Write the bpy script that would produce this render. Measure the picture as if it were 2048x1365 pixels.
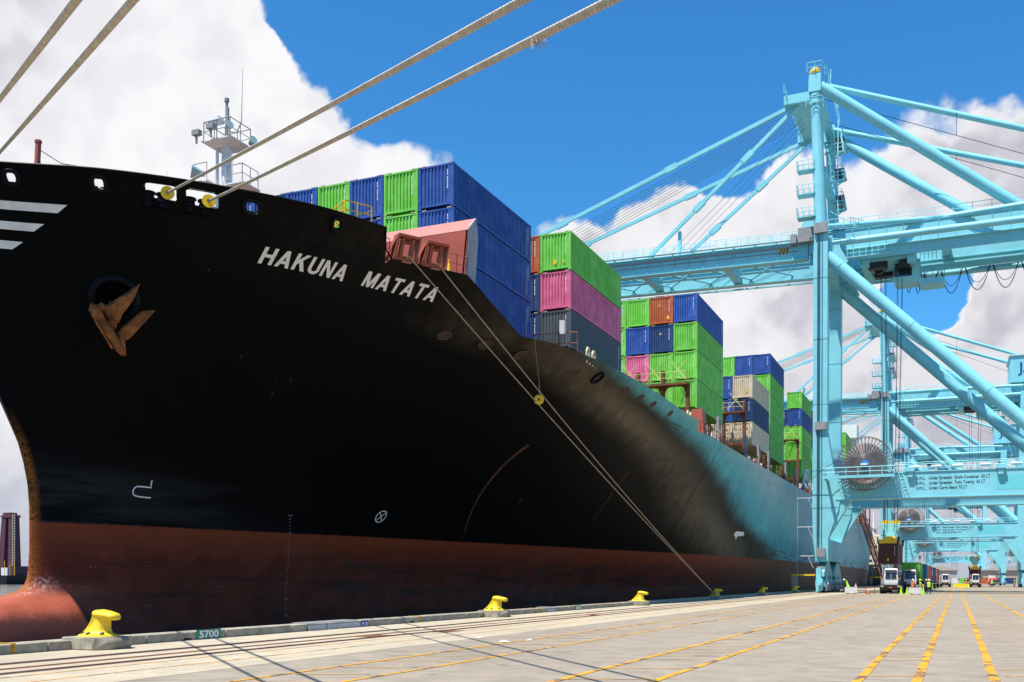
import bpy, bmesh, math, random
from mathutils import Vector, Matrix, noise as mnoise
random.seed(11)
R = math.radians
for o in list(bpy.data.objects): bpy.data.objects.remove(o)
SC = bpy.context.scene
COL = SC.collection

# ------------------------------------------------------------------ camera
H = 1.7
F = 2000.0                      # focal length in pixels of a 2048 wide frame
TH = math.atan(890 / F)
SN, CS = math.sin(TH), math.cos(TH)
cam = bpy.data.cameras.new('camera'); co = bpy.data.objects.new('camera', cam); COL.objects.link(co)
cam.sensor_width = 36; cam.lens = F / 2048 * 36
cam.shift_x = 0; cam.shift_y = (1158 - 682.5) / 2048
cam.clip_start = .1; cam.clip_end = 30000
co.location = (0, 0, H)
co.matrix_world = Matrix.Translation((0, 0, H)) @ Matrix.Rotation(TH, 4, 'Z') @ Matrix.Rotation(R(90), 4, 'X') @ Matrix.Rotation(.0028, 4, 'Z')
SC.camera = co
def ray(px, py):
    k = (px - 1024) / F; v = (1160 - py) / F
    return Vector((k * CS - SN, k * SN + CS, v))

# ------------------------------------------------------------------ node helpers
class NT:
    def __init__(s, nt): s.nt = nt
    def n(s, t, ins=None, **props):
        nd = s.nt.nodes.new(t)
        for k, v in props.items(): setattr(nd, k, v)
        for k, v in (ins or {}).items():
            sk = nd.inputs[k]
            if isinstance(v, bpy.types.NodeSocket): s.nt.links.new(v, sk)
            else: sk.default_value = v
        return nd
    def m(s, op, a, b=0.0, c=0.0, clamp=False):
        nd = s.n('ShaderNodeMath', {0: a, 1: b, 2: c}, operation=op); nd.use_clamp = clamp
        return nd.outputs[0]
    def vm(s, op, a, b=(0, 0, 0)):
        nd = s.n('ShaderNodeVectorMath', {0: a, 1: b}, operation=op)
        return nd.outputs['Value'] if op in ('DOT_PRODUCT', 'LENGTH') else nd.outputs[0]
    def step(s, x, a, b, to0=0.0, to1=1.0):
        return s.n('ShaderNodeMapRange', {0: x, 1: a, 2: b, 3: to0, 4: to1}, interpolation_type='SMOOTHSTEP').outputs[0]
    def mix(s, f, a, b):
        nd = s.n('ShaderNodeMix', data_type='RGBA')
        for k, v in ((0, f), (6, a), (7, b)):
            sk = nd.inputs[k]
            if isinstance(v, bpy.types.NodeSocket): s.nt.links.new(v, sk)
            else: sk.default_value = (tuple(v) + (1,))[:4] if k else v
        return nd.outputs[2]
    def noise(s, vec, scale, detail=4, rough=.55, dist=0.0):
        return s.n('ShaderNodeTexNoise', {'Vector': vec, 'Scale': scale, 'Detail': detail, 'Roughness': rough, 'Distortion': dist}).outputs[0]
    def sc(s, vec, x, y, z):
        return s.vm('MULTIPLY', vec, (x, y, z))

# ------------------------------------------------------------------ world
LX, LY = .20, .35                # light travels (+.20, +.35, -1): measured from the rope shadows
sun_dir = Vector((-LX, -LY, 1)).normalized()
W = bpy.data.worlds.new('World'); SC.world = W; W.use_nodes = True
wt = NT(W.node_tree)
for nd in list(W.node_tree.nodes): W.node_tree.nodes.remove(nd)
sky = wt.n('ShaderNodeTexSky', sky_type='NISHITA', sun_disc=False)
sky.sun_elevation = math.asin(sun_dir.z); sky.sun_rotation = math.atan2(sun_dir.x, sun_dir.y)
sky.air_density = 1.0; sky.dust_density = .3; sky.ozone_density = 2.5
skyc = wt.vm('MULTIPLY', wt.n('ShaderNodeHueSaturation', {'Hue': .5, 'Saturation': 1.2, 'Value': 1.2, 'Fac': 1.0, 'Color': sky.outputs[0]}).outputs[0], (.50, 1.08, 1.30))
dirv = wt.n('ShaderNodeTexCoord').outputs['Generated']
dz = wt.n('ShaderNodeSeparateXYZ', {0: dirv}).outputs[2]
# clouds: banks (pixel of the photo they were measured at -> direction), radius, weight
BL = [(150, 80, 330, .55), (380, 60, 150, .50), (300, 260, 330, .55), (600, 330, 190, .46), (740, 350, 150, .55), (830, 330, 90, .45), (450, 200, 190, .55), (150, 180, 250, .4), (-150, 150, 500, .5), (500, 100, 70, .4),
      (900, 345, 55, .26), (970, 345, 45, .24), (1230, 480, 170, .6), (1090, 490, 110, .55), (1330, 500, 150, .5), (1420, 520, 190, .6), (1530, 430, 140, .55), (1600, 330, 70, .35), (1800, 340, 180, .5), (1920, 330, 170, .48),
      (2050, 420, 200, .5), (1380, 700, 250, .5), (1650, 700, 200, .5), (2000, 720, 180, .55), (1800, 800, 200, .5), (1600, 900, 300, .5), (2200, 900, 400, .5), (60, 900, 300, .4), (-300, 700, 500, .4),
      (1060, 100, 420, -.6), (1330, 150, 330, -.6), (1850, 60, 260, -.5), (760, 100, 170, -.5), (1830, 600, 75, -.75), (1900, 585, 55, -.6), (1000, 300, 90, -.2), (1470, 230, 120, -.45), (1600, 150, 150, -.5), (1870, 880, 60, -.4)]
warp = wt.n('ShaderNodeTexNoise', {'Vector': dirv, 'Scale': 9.0, 'Detail': 5.0, 'Roughness': .6})
wv = wt.vm('SUBTRACT', warp.outputs[1], (.5, .5, .5))
dw = wt.vm('NORMALIZE', wt.vm('ADD', dirv, wt.sc(wv, .085, .085, .085)))
cov = wt.m('MULTIPLY', wt.step(dz, .55, .02), .22)
cov = wt.m('SUBTRACT', cov, .12)
for px, py, rad, wgt in BL:
    d = ray(px, py).normalized()
    ang = math.atan(rad / F / (1 + ((px - 1024) / F) ** 2 + ((1160 - py) / F) ** 2) ** .5)
    dt = wt.vm('DOT_PRODUCT', dw, tuple(d))
    cov = wt.m('ADD', cov, wt.step(dt, math.cos(ang * 1.35), math.cos(ang * .2), 0.0, wgt))
cov = wt.m('MINIMUM', cov, .74)
def fbm(vec):
    bl = wt.m('SUBTRACT', 1.0, wt.m('ABSOLUTE', wt.m('SUBTRACT', wt.m('MULTIPLY', wt.noise(vec, 11.0, 3, .5), 2.0), 1.0)))
    bl2 = wt.m('SUBTRACT', 1.0, wt.m('ABSOLUTE', wt.m('SUBTRACT', wt.m('MULTIPLY', wt.noise(vec, 27.0, 3, .5), 2.0), 1.0)))
    a = wt.m('ADD', wt.m('MULTIPLY', wt.noise(vec, 5.0, 10, .60), .72), wt.m('ADD', wt.m('MULTIPLY', wt.m('SUBTRACT', bl, .18), .14), wt.m('MULTIPLY', wt.m('SUBTRACT', bl2, .18), .075)))
    b = wt.n('ShaderNodeTexVoronoi', {'Vector': wt.vm('ADD', vec, wt.sc(wv, .05, .05, .05)), 'Scale': 17.0, 'Detail': 2.0, 'Roughness': .5}, feature='F1', normalize=False).outputs[0]
    return wt.m('ADD', a, wt.m('MULTIPLY', wt.m('SUBTRACT', .45, b), .22))
n0 = fbm(dirv)
dens = wt.m('ADD', wt.m('SUBTRACT', wt.m('MULTIPLY', n0, 1.55), .955), cov)
alpha = wt.step(dens, -.05, .21)
n1 = fbm(wt.vm('ADD', dirv, tuple(sun_dir * .035)))
lit = wt.step(wt.m('SUBTRACT', n0, n1), -.13, .10)
thick = wt.step(dens, .12, .42)
big = wt.step(wt.noise(wt.vm('ADD', dirv, (3.1, 1.7, .4)), 3.4, 3, .5), .40, .66)
sh = wt.m('MULTIPLY', wt.m('MULTIPLY', thick, big), wt.m('SUBTRACT', 1.05, wt.m('MULTIPLY', lit, .55)))
shl = wt.m('ADD', wt.m('MULTIPLY', sh, .8), wt.m('MULTIPLY', wt.m('SUBTRACT', 1.0, lit), .22), clamp=True)
cl = wt.mix(shl, (7.9, 7.9, 8.1), (4.4, 4.35, 5.0))
low = wt.step(dz, .16, .0)
colr = wt.mix(alpha, skyc, cl)
colr = wt.mix(wt.m('MULTIPLY', low, .8), colr, (3.5, 3.75, 4.7))
bg = wt.n('ShaderNodeBackground', {'Color': colr, 'Strength': .075})
wo = wt.n('ShaderNodeOutputWorld', {0: bg.outputs[0]})
# ------------------------------------------------------------------ sun
sl = bpy.data.lights.new('sun', 'SUN'); so = bpy.data.objects.new('sun', sl); COL.objects.link(so)
sl.energy = 5.0; sl.angle = R(.5); sl.color = (1, .955, .88)
so.rotation_euler = sun_dir.to_track_quat('Z', 'Y').to_euler(); so.location = (0, 0, 90)
SC.view_settings.view_transform = 'Standard'; SC.view_settings.look = 'None'
SC.view_settings.exposure = 0.70; SC.view_settings.gamma = 1.0; SC.view_settings.use_curve_mapping = False
SC.cycles.max_bounces = 6; SC.cycles.diffuse_bounces = 3

# ------------------------------------------------------------------ materials
MATS = {}
def mat(name, col, rough=.6, metal=0.0, var=.18, vscale=1.2, bump=0.0, bscale=30., streak=0.0, rust=0.0, spec=.4, dirt=(.06, .045, .035)):
    if name in MATS: return MATS[name]
    m = bpy.data.materials.new(name); m.use_nodes = True; t = NT(m.node_tree)
    b = m.node_tree.nodes['Principled BSDF']
    tc = t.n('ShaderNodeTexCoord').outputs['Object']
    rnd = t.n('ShaderNodeObjectInfo').outputs['Random']
    vec = t.vm('ADD', tc, t.n('ShaderNodeCombineXYZ', {0: t.m('MULTIPLY', rnd, 37.), 1: t.m('MULTIPLY', rnd, 11.), 2: 0.}).outputs[0])
    n = t.noise(vec, vscale, 6, .6)
    c = t.mix(t.step(n, .3, .75), tuple(x * (1 - var) for x in col), tuple(min(1, x * (1 + var * .6)) for x in col))
    if streak:
        sn = t.noise(t.sc(vec, 5., 5., .35), 1.0, 4, .6)
        c = t.mix(t.m('MULTIPLY', t.step(sn, .52, .78), streak), c, dirt)
    if rust:
        rn = t.noise(vec, vscale * 2.6, 8, .65)
        c = t.mix(t.m('MULTIPLY', t.step(rn, .60 - rust * .12, .66), min(1, rust * 1.4)), c, (.19, .065, .02))
    m.node_tree.links.new(c, b.inputs['Base Color'])
    b.inputs['Roughness'].default_value = rough; b.inputs['Metallic'].default_value = metal
    b.inputs['Specular IOR Level'].default_value = spec
    if bump:
        bn = t.n('ShaderNodeBump', {'Strength': bump, 'Distance': .02, 'Height': t.noise(vec, bscale, 5, .6)})
        m.node_tree.links.new(bn.outputs[0], b.inputs['Normal'])
    MATS[name] = m; return m

def container_mat():
    m = bpy.data.materials.new('container_paint'); m.use_nodes = True; t = NT(m.node_tree)
    b = m.node_tree.nodes['Principled BSDF']
    oi = t.n('ShaderNodeObjectInfo')
    tc = t.n('ShaderNodeTexCoord').outputs['Object']
    vec = t.vm('ADD', tc, t.n('ShaderNodeCombineXYZ', {0: t.m('MULTIPLY', oi.outputs['Random'], 51.), 1: t.m('MULTIPLY', oi.outputs['Random'], 17.), 2: 0.}).outputs[0])
    n = t.noise(vec, .9, 5, .6)
    v = t.n('ShaderNodeHueSaturation', {'Hue': .5, 'Saturation': t.step(n, .3, .8, 1.03, .90), 'Value': t.step(n, .3, .7, .84, 1.06), 'Fac': 1.0, 'Color': oi.outputs['Color']}).outputs[0]
    st = t.noise(t.sc(vec, 4., 4., .3), 1.0, 4, .65)
    v = t.mix(t.m('MULTIPLY', t.step(st, .52, .78), .45), v, (.09, .075, .06))
    rn = t.noise(vec, 3.1, 8, .7)
    v = t.mix(t.m('MULTIPLY', t.step(rn, .645, .70), .8), v, (.16, .06, .025))
    m.node_tree.links.new(v, b.inputs['Base Color'])
    b.inputs['Roughness'].default_value = .5; b.inputs['Specular IOR Level'].default_value = .35
    return m
CM = container_mat()
M_CY = mat('crane_paint', (.225, .585, .65), .40, var=.09, vscale=.35, streak=.24, dirt=(.10, .22, .22))
M_SEAM = mat('seam_dark_paint', (.07, .20, .22), .6, var=.3)  # dark teal of the weld seam lines on the legs
M_CYL = mat('crane_rail_paint', (.30, .69, .75), .5, var=.1)
M_PATCH = mat('crane_patch_paint', (.14, .56, .58), .5, var=.06)
M_DK = mat('dark_metal', (.018, .018, .02), .5, var=.3)
M_GREY = mat('grey_metal', (.27, .27, .27), .5, var=.15, rust=.2)
M_LG = mat('light_grey_paint', (.55, .56, .56), .5, var=.1, streak=.25)
M_WH = mat('white_paint', (.74, .73, .70), .45, var=.08, streak=.15)
M_CREAM = mat('cream_paint', (.66, .55, .36), .5, var=.1, streak=.15)
M_YEL = mat('yellow_paint', (.80, .50, .015), .42, var=.14, vscale=3., rust=.12)
M_BOL = mat('bollard_yellow_paint', (.82, .57, .02), .48, var=.16, vscale=5., rust=.34, bump=.25, bscale=14., dirt=(.1, .06, .02))
M_YWK = mat('pale_yellow_rail', (.5, .48, .15), .5, var=.25, rust=.3)
M_RUST = mat('rusty_steel', (.17, .062, .026), .8, var=.4, vscale=2.2, bump=.4)
M_RUST2 = mat('anchor_rust', (.33, .095, .015), .75, var=.75, vscale=1.9, bump=.9, bscale=7., rust=.35)
M_REDOX = mat('red_oxide_paint', (.37, .078, .046), .5, var=.12, vscale=.8, streak=.14)
M_FAIR = mat('fairlead_paint', (.25, .062, .026), .55, var=.2, vscale=2., rust=.3)
M_SALM = mat('salmon_tone', (.40, .145, .115), .5, var=.08)
M_BLK = mat('black_ship_paint', (.005, .005, .006), .5, var=.3, spec=.12)
M_GLASS = mat('dark_glass', (.02, .028, .032), .06, var=.1, spec=.8)
M_TIRE = mat('rubber', (.016, .016, .016), .85, var=.3)
M_ROPE = mat('rope_fibre', (.52, .45, .35), .9, var=.22, vscale=5., bump=.35, bscale=60.)
M_ROPE2 = mat('tan_rope_fibre', (.44, .33, .20), .9, var=.22, vscale=5., bump=.35, bscale=60.)
M_CONC = mat('concrete', (.34, .30, .225), .85, var=.34, vscale=2.4, bump=.35, bscale=16., streak=.35, dirt=(.17, .15, .12))
M_CONC2 = mat('pale_concrete', (.50, .49, .45), .85, var=.15, vscale=3., bump=.3, bscale=18.)
M_GRN = mat('sign_green', (.0, .20, .115), .4, var=.05)
M_BLUE = mat('sign_blue', (.02, .06, .35), .4, var=.05)
M_BROWNC = mat('dim_wood', (.2, .16, .11), .8)
M_LETTER = mat('letter_white', (.86, .82, .75), .5, var=.1, vscale=2., streak=.15)
M_SKIN = mat('skin', (.35, .2, .14), .6)
M_NAVY = mat('navy_cloth', (.02, .025, .05), .8)
M_HIVIS = mat('lime_cloth', (.45, .75, .06), .8)
M_ORANGE = mat('orange_cloth', (.85, .16, .02), .7)
M_CONEL = mat('lime_plastic', (.35, .72, .03), .5)
M_CONEO = mat('orange_plastic', (.82, .13, .02), .5)
M_TAN = mat('warehouse_siding', (.42, .34, .25), .8, var=.08, vscale=.1)
M_ROOF = mat('metal_roof', (.38, .37, .36), .6, var=.1, vscale=.1)
M_REELC = mat('reel_cable', (.46, .38, .36), .7, var=.2, vscale=.8)
M_REELS = mat('reel_spoke', (.16, .13, .115), .6, var=.2)
M_PURP = mat('barge_maroon', (.10, .035, .05), .6, var=.2, vscale=.2)
M_HOUSE = mat('shore_green', (.05, .075, .05), .9, var=.4, vscale=.01)

# ------------------------------------------------------------------ mesh builder
class MB:
    def __init__(s): s.v = []; s.f = []
    def add(s, vs, fs):
        k = len(s.v); s.v += [tuple(v) for v in vs]; s.f += [tuple(i + k for i in f) for f in fs]; return s
    def box(s, x0, x1, y0, y1, z0, z1):
        return s.add([(x0, y0, z0), (x1, y0, z0), (x1, y1, z0), (x0, y1, z0), (x0, y0, z1), (x1, y0, z1), (x1, y1, z1), (x0, y1, z1)],
                     [(3, 2, 1, 0), (4, 5, 6, 7), (0, 1, 5, 4), (1, 2, 6, 5), (2, 3, 7, 6), (3, 0, 4, 7)])
    def loft(s, secs):                # (z, x0, x1, y0, y1)
        for z, x0, x1, y0, y1 in secs: s.v += [(x0, y0, z), (x1, y0, z), (x1, y1, z), (x0, y1, z)]
        b = len(s.v) - 4 * len(secs)
        for i in range(len(secs) - 1):
            k = b + 4 * i
            for j in range(4): s.f.append((k + j, k + (j + 1) % 4, k + 4 + (j + 1) % 4, k + 4 + j))
        s.f.append((b + 3, b + 2, b + 1, b)); e = b + 4 * (len(secs) - 1); s.f.append((e, e + 1, e + 2, e + 3)); return s
    @staticmethod
    def frame(p, q, up=(0, 0, 1)):
        d = (Vector(q) - Vector(p)).normalized(); u = Vector(up)
        if abs(d.dot(u)) > .98: u = Vector((1, 0, 0))
        a = d.cross(u).normalized(); b = a.cross(d).normalized(); return d, a, b
    def bar(s, p, q, w, h=None, up=(0, 0, 1)):
        h = h or w; d, a, b = s.frame(p, q, up); vs = []
        for c in (Vector(p), Vector(q)):
            for i, j in ((-1, -1), (1, -1), (1, 1), (-1, 1)): vs.append(c + a * (i * w / 2) + b * (j * h / 2))
        return s.add(vs, [(0, 1, 2, 3), (7, 6, 5, 4), (0, 4, 5, 1), (1, 5, 6, 2), (2, 6, 7, 3), (3, 7, 4, 0)])
    def tube(s, p, q, r, r1=None, n=8, cap=True):
        r1 = r if r1 is None else r1; d, a, b = s.frame(p, q); vs = []
        for c, rr in ((Vector(p), r), (Vector(q), r1)):
            for i in range(n):
                t = 2 * math.pi * i / n; vs.append(c + a * (rr * math.cos(t)) + b * (rr * math.sin(t)))
        fs = [(i, i + n, (i + 1) % n + n, (i + 1) % n) for i in range(n)]
        if cap: fs += [tuple(range(n)), tuple(range(2 * n - 1, n - 1, -1))]
        return s.add(vs, fs)
    def poly(s, pts, r, n=6, closed=False):
        pts = [Vector(p) for p in pts]; m = len(pts); vs = []
        for k in range(m):
            if closed: d = pts[(k + 1) % m] - pts[k - 1]
            else: d = pts[min(k + 1, m - 1)] - pts[max(k - 1, 0)]
            d.normalize(); u = Vector((0, 0, 1)) if abs(d.z) < .95 else Vector((1, 0, 0))
            a = d.cross(u).normalized(); b = a.cross(d)
            for i in range(n):
                t = 2 * math.pi * i / n; vs.append(pts[k] + a * (r * math.cos(t)) + b * (r * math.sin(t)))
        fs = []
        for k in range(m if closed else m - 1):
            for i in range(n):
                k2 = (k + 1) % m
                fs.append((k * n + i, k2 * n + i, k2 * n + (i + 1) % n, k * n + (i + 1) % n))
        if not closed: fs += [tuple(range(n)), tuple(range(m * n - 1, m * n - n - 1, -1))]
        return s.add(vs, fs)
    def prism(s, pl, axis, a0, a1):     # polygon in the two other axes (x,z) for 'y', (y,z) for 'x', (x,y) for 'z'
        def P(u, w, a): return (u, a, w) if axis == 'y' else ((a, u, w) if axis == 'x' else (u, w, a))
        n = len(pl); vs = [P(u, w, a0) for u, w in pl] + [P(u, w, a1) for u, w in pl]
        return s.add(vs, [tuple(range(n)), tuple(range(2 * n - 1, n - 1, -1))] + [(i, i + n, (i + 1) % n + n, (i + 1) % n) for i in range(n)])
    def disc(s, c, ax, r, th, n=20, r2=None):
        c = Vector(c); a = Vector(ax).normalized(); return s.tube(c - a * th / 2, c + a * th / 2, r, r2, n)
    def rings(s, rr):                  # list of rings (lists of points) -> skin
        n = len(rr[0]); k = len(s.v)
        for ring in rr: s.v += [tuple(p) for p in ring]
        for j in range(len(rr) - 1):
            for i in range(n):
                s.f.append((k + j * n + i, k + j * n + (i + 1) % n, k + (j + 1) * n + (i + 1) % n, k + (j + 1) * n + i))
        s.f.append(tuple(k + i for i in range(n - 1, -1, -1))); e = k + (len(rr) - 1) * n; s.f.append(tuple(e + i for i in range(n))); return s
    def rail(s, pts, h=1.05, gap=1.8, r=.035, mid=True, n=4):      # handrail along a polyline of floor points
        pts = [Vector(p) for p in pts]; up = Vector((0, 0, h))
        for p, q in zip(pts, pts[1:]):
            s.tube(p + up, q + up, r, n=n, cap=False)
            if mid: s.tube(p + up * .5, q + up * .5, r * .8, n=n, cap=False)
            m = max(1, int(round((q - p).length / gap)))
            for i in range(m + 1): c = p.lerp(q, i / m); s.tube(c, c + up, r, n=n, cap=False)
        return s
    def mesh(s, name, fix=True):
        me = bpy.data.meshes.new(name); me.from_pydata(s.v, [], s.f); me.update()
        if fix:
            bm = bmesh.new(); bm.from_mesh(me); bmesh.ops.recalc_face_normals(bm, faces=bm.faces); bm.to_mesh(me); bm.free()
        me.shade_smooth(); me.set_sharp_from_angle(angle=R(38)); return me

def link(name, me, m=None, parent=None, loc=None):
    o = bpy.data.objects.new(name, me); COL.objects.link(o)
    if m is not None and me is not None and len(me.materials) == 0: me.materials.append(m)
    if parent: o.parent = parent
    if loc: o.location = loc
    return o
def part(name, mb, m, parent, fix=True, loc=None):
    if not mb.v: return link(name, None, None, parent, loc)          # an Empty that only groups its pieces
    return link(name, mb.mesh(name, fix), m, parent, loc)
def tag(o, label=None, cat=None, group=None, kind=None):
    for k, v in (('label', label), ('category', cat), ('group', group), ('kind', kind)):
        if v: o[k] = v
    return o
def empty(name, loc, label, cat, group=None, rz=0):
    o = bpy.data.objects.new(name, None); COL.objects.link(o); o.location = loc; o.rotation_euler.z = rz
    o.empty_display_size = .3
    return tag(o, label, cat, group)
def copy_tree(o, parent=None):
    c = o.copy(); COL.objects.link(c); c.parent = parent
    for ch in list(o.children): copy_tree(ch, c)
    return c
def struct(name, mb, m, fix=True): return tag(part(name, mb, m, None, fix), kind='structure')
def text_mesh(s, size, bold=0.0, align='LEFT'):
    cu = bpy.data.curves.new('lettering', 'FONT'); cu.body = s; cu.size = size; cu.offset = bold; cu.align_x = align
    cu.fill_mode = 'FRONT'; cu.resolution_u = 4
    ob = bpy.data.objects.new('lettering', cu); COL.objects.link(ob)
    bpy.context.view_layer.update()
    me = bpy.data.meshes.new_from_object(ob.evaluated_get(bpy.context.evaluated_depsgraph_get()))
    bpy.data.objects.remove(ob); bpy.data.curves.remove(cu); return me
def text_xz(name, s, size, x, y, z, m, parent, bold=0.0, sx=1.0):      # lettering on a face that looks towards -Y
    me = text_mesh(s, size, bold)
    for v in me.vertices: v.co = Vector((x + v.co.x * sx, y, z + v.co.y))
    me.name = name; return link(name, me, m, parent)
def text_yz(name, s, size, x, yc, z, m, parent, bold=0.0, width=1.0):  # centred, on a face that looks towards +X
    me = text_mesh(s, size, bold); xs = [v.co.x for v in me.vertices]; x0, x1 = min(xs), max(xs)
    for v in me.vertices: v.co = Vector((x, yc + ((v.co.x - x0) / (x1 - x0) - .5) * width, z + v.co.y))
    me.name = name; return link(name, me, m, parent)

# ================================================================== SETTING
WZ = -2.7
def ground_mat(kind):
    m = bpy.data.materials.new(kind); m.use_nodes = True; t = NT(m.node_tree); b = m.node_tree.nodes['Principled BSDF']
    P = t.n('ShaderNodeTexCoord').outputs['Object']
    big = t.noise(P, .12, 5, .6); mid = t.noise(P, 1.4, 6, .62); fine = t.noise(P, 38., 3, .7); grit = t.noise(P, 110., 3, .75)
    if kind == 'asphalt': a, c = (.222, .184, .138), (.300, .252, .192)
    elif kind == 'apron_concrete': a, c = (.345, .290, .205), (.44, .375, .27)
    else: a, c = (.50, .235, .022), (.64, .30, .016)
    col = t.mix(t.step(mid, .3, .7), a, c)
    col = t.mix(t.m('MULTIPLY', t.step(big, .42, .7), .35), col, tuple(x * .72 for x in a))
    col = t.mix(t.m('MULTIPLY', t.step(fine, .42, .72), .42), col, tuple(x * 1.3 for x in c))
    col = t.mix(t.m('MULTIPLY', t.step(grit, .54, .70), .55), col, tuple(x * .38 for x in a))
    col = t.mix(t.m('MULTIPLY', t.step(t.noise(P, 4.5, 5, .7), .55, .72), .28), col, tuple(x * .6 for x in a))
    if kind == 'asphalt':            # skid marks and oil: long thin dark scuffs, a few blotches
        w = t.n('ShaderNodeMapping', {'Vector': P, 'Rotation': (0, 0, R(-24))}).outputs[0]
        s1 = t.noise(t.sc(w, .22, 3.4, 1), 1.0, 7, .62, .4); s2 = t.noise(P, .55, 4, .6)
        col = t.mix(t.m('MULTIPLY', t.m('MULTIPLY', t.step(s1, .61, .67), t.step(s2, .40, .58)), .6), col, (.05, .046, .042))
        s5 = t.noise(t.sc(w, .5, 11., 1), 1.0, 6, .7); col = t.mix(t.m('MULTIPLY', t.step(s5, .63, .67), .7), col, (.075, .066, .058))
        s3 = t.noise(P, .8, 3, .5)
        col = t.mix(t.m('MULTIPLY', t.step(s3, .64, .76), .5), col, (.075, .066, .056))
    if kind == 'apron_concrete':
        s1 = t.noise(t.sc(P, 2.5, .22, 1), 1.0, 6, .6)
        col = t.mix(t.m('MULTIPLY', t.step(s1, .56, .74), .40), col, (.16, .135, .10))
    if kind == 'line_paint':         # worn by tyres: black rubber bars across and bare patches
        s1 = t.noise(t.sc(P, .9, 1.1, 1), 1.0, 8, .72); s2 = t.noise(P, 7., 6, .75); s4 = t.noise(P, 30., 4, .7)
        col = t.mix(t.m('MULTIPLY', t.step(s2, .58, .66), .75), col, (.27, .24, .21))
        col = t.mix(t.m('MULTIPLY', t.step(s4, .60, .68), .6), col, (.27, .24, .21))
        col = t.mix(t.m('MULTIPLY', t.step(s1, .52, .565), .88), col, (.085, .077, .068))
    m.node_tree.links.new(col, b.inputs['Base Color'])
    b.inputs['Roughness'].default_value = .9; b.inputs['Specular IOR Level'].default_value = .25
    bn = t.n('ShaderNodeBump', {'Strength': .55, 'Distance': .012, 'Height': t.m('ADD', t.noise(P, 70., 4, .7), t.m('MULTIPLY', mid, .7))})
    m.node_tree.links.new(bn.outputs[0], b.inputs['Normal']); return m
GM_A, GM_C, GM_Y = ground_mat('asphalt'), ground_mat('apron_concrete'), ground_mat('line_paint')
def water_mat():
    m = bpy.data.materials.new('river_water'); m.use_nodes = True; t = NT(m.node_tree); b = m.node_tree.nodes['Principled BSDF']
    P = t.n('ShaderNodeTexCoord').outputs['Object']
    n = t.noise(P, .02, 4, .6)
    m.node_tree.links.new(t.mix(n, (.075, .075, .065), (.12, .115, .10)), b.inputs['Base Color'])
    b.inputs['Roughness'].default_value = .14; b.inputs['IOR'].default_value = 1.33
    h = t.m('ADD', t.noise(t.sc(P, 1., .6, 1), .55, 5, .6), t.m('MULTIPLY', t.noise(P, 2.6, 3, .6), .35))
    bn = t.n('ShaderNodeBump', {'Strength': .9, 'Distance': .35, 'Height': h})
    m.node_tree.links.new(bn.outputs[0], b.inputs['Normal']); return m
struct('water', MB().add([(-9000, -3000, WZ), (-17, -3000, WZ), (-17, 12000, WZ), (-9000, 12000, WZ)], [(0, 1, 2, 3)]), water_mat())
KX = -19.0                       # landward face of the quay kerb
struct('ground', MB().add([(KX - .75, -300, 0), (2600, -300, 0), (2600, 5000, 0), (KX - .75, 5000, 0)], [(0, 1, 2, 3)]), GM_A)
struct('quay_wall', MB().box(KX - 1.1, KX - .75, -300, 5000, -6, -.02), M_CONC)
struct('concrete_apron', MB().add([(KX - .7, -200, .004), (-12.5, -200, .004), (-12.5, 1500, .004), (KX - .7, 1500, .004)], [(0, 1, 2, 3)]), GM_C)
# crane rail and two grooves let into the apron
for nm, x, w, m in (('crane_rail', -16.05, .09, M_RUST), ('rail_groove', -15.3, .16, M_DK), ('cable_slot', -17.0, .22, M_DK)):
    mb = MB(); h = .012
    ends = [(-60, 34.5), (36.6, 61), (64.5, 420)] if nm == 'crane_rail' else [(-60, 700)]
    for a, b in ends: mb.box(x - w / 2, x + w / 2, a, b, .001, h)
    o = struct(nm, mb, m)
    mb = MB()
    for s_ in (-1, 1): mb.box(x + s_ * (w / 2 + .05) - .035, x + s_ * (w / 2 + .05) + .035, -60, 420, .0015, .0085)
    part('rail_edge', mb, M_RUST, o)
# yellow lane lines
def lane(x, w, y0=-40, y1=420, name='lane_line'):
    mb = MB(); y = y0; rnd = random.Random(int(x * 100))
    pts = []
    while y <= y1:
        pts.append((x + rnd.uniform(-.012, .012), y)); y += 2.2 if y < 60 else 12
    mb.v = []; 
    for px_, py_ in pts: mb.v += [(px_ - w / 2, py_, .009), (px_ + w / 2, py_, .009)]
    mb.f = [(2 * i, 2 * i + 1, 2 * i + 3, 2 * i + 2) for i in range(len(pts) - 1)]
    struct(name, mb, GM_Y, fix=False)
for x, w in ((-1.52, .15), (-.60, .16), (.59, .16), (2.8, .15), (-6.1, .14), (-4.6, .14), (-10.85, .11), (-9.17, .11), (-14.68, .06), (-13.7, .06), (5.9, .15), (8.3, .15)): lane(x, w)
def hatch(x0, x1, gap, y0, y1, seed, keep=.8):
    mb = MB(); rnd = random.Random(seed); y = y0
    while y < y1:
        if rnd.random() < keep:
            a = rnd.uniform(0, .15); b = rnd.uniform(.75, 1)
            p = Vector((x0 + (x1 - x0) * a, y + a * .44 * (x1 - x0), .009)); q = Vector((x0 + (x1 - x0) * b, y + b * .44 * (x1 - x0), .009))
            n = Vector((-(q - p).y, (q - p).x, 0)).normalized() * .03
            k = len(mb.v); mb.v += [tuple(p - n), tuple(q - n), tuple(q + n), tuple(p + n)]; mb.f.append((k, k + 1, k + 2, k + 3))
        y += gap
    struct('hatch_marking', mb, GM_Y, fix=False)
hatch(-6.1, -4.6, 1.15, 10, 110, 1); hatch(-10.85, -9.17, 1.5, 10, 110, 2); hatch(-1.5, -.6, .95, 12, 60, 3, .5); hatch(.6, 2.8, 1.5, 12, 70, 4, .6); hatch(2.9, 5.8, 1.6, 12, 80, 5, .5)
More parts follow.
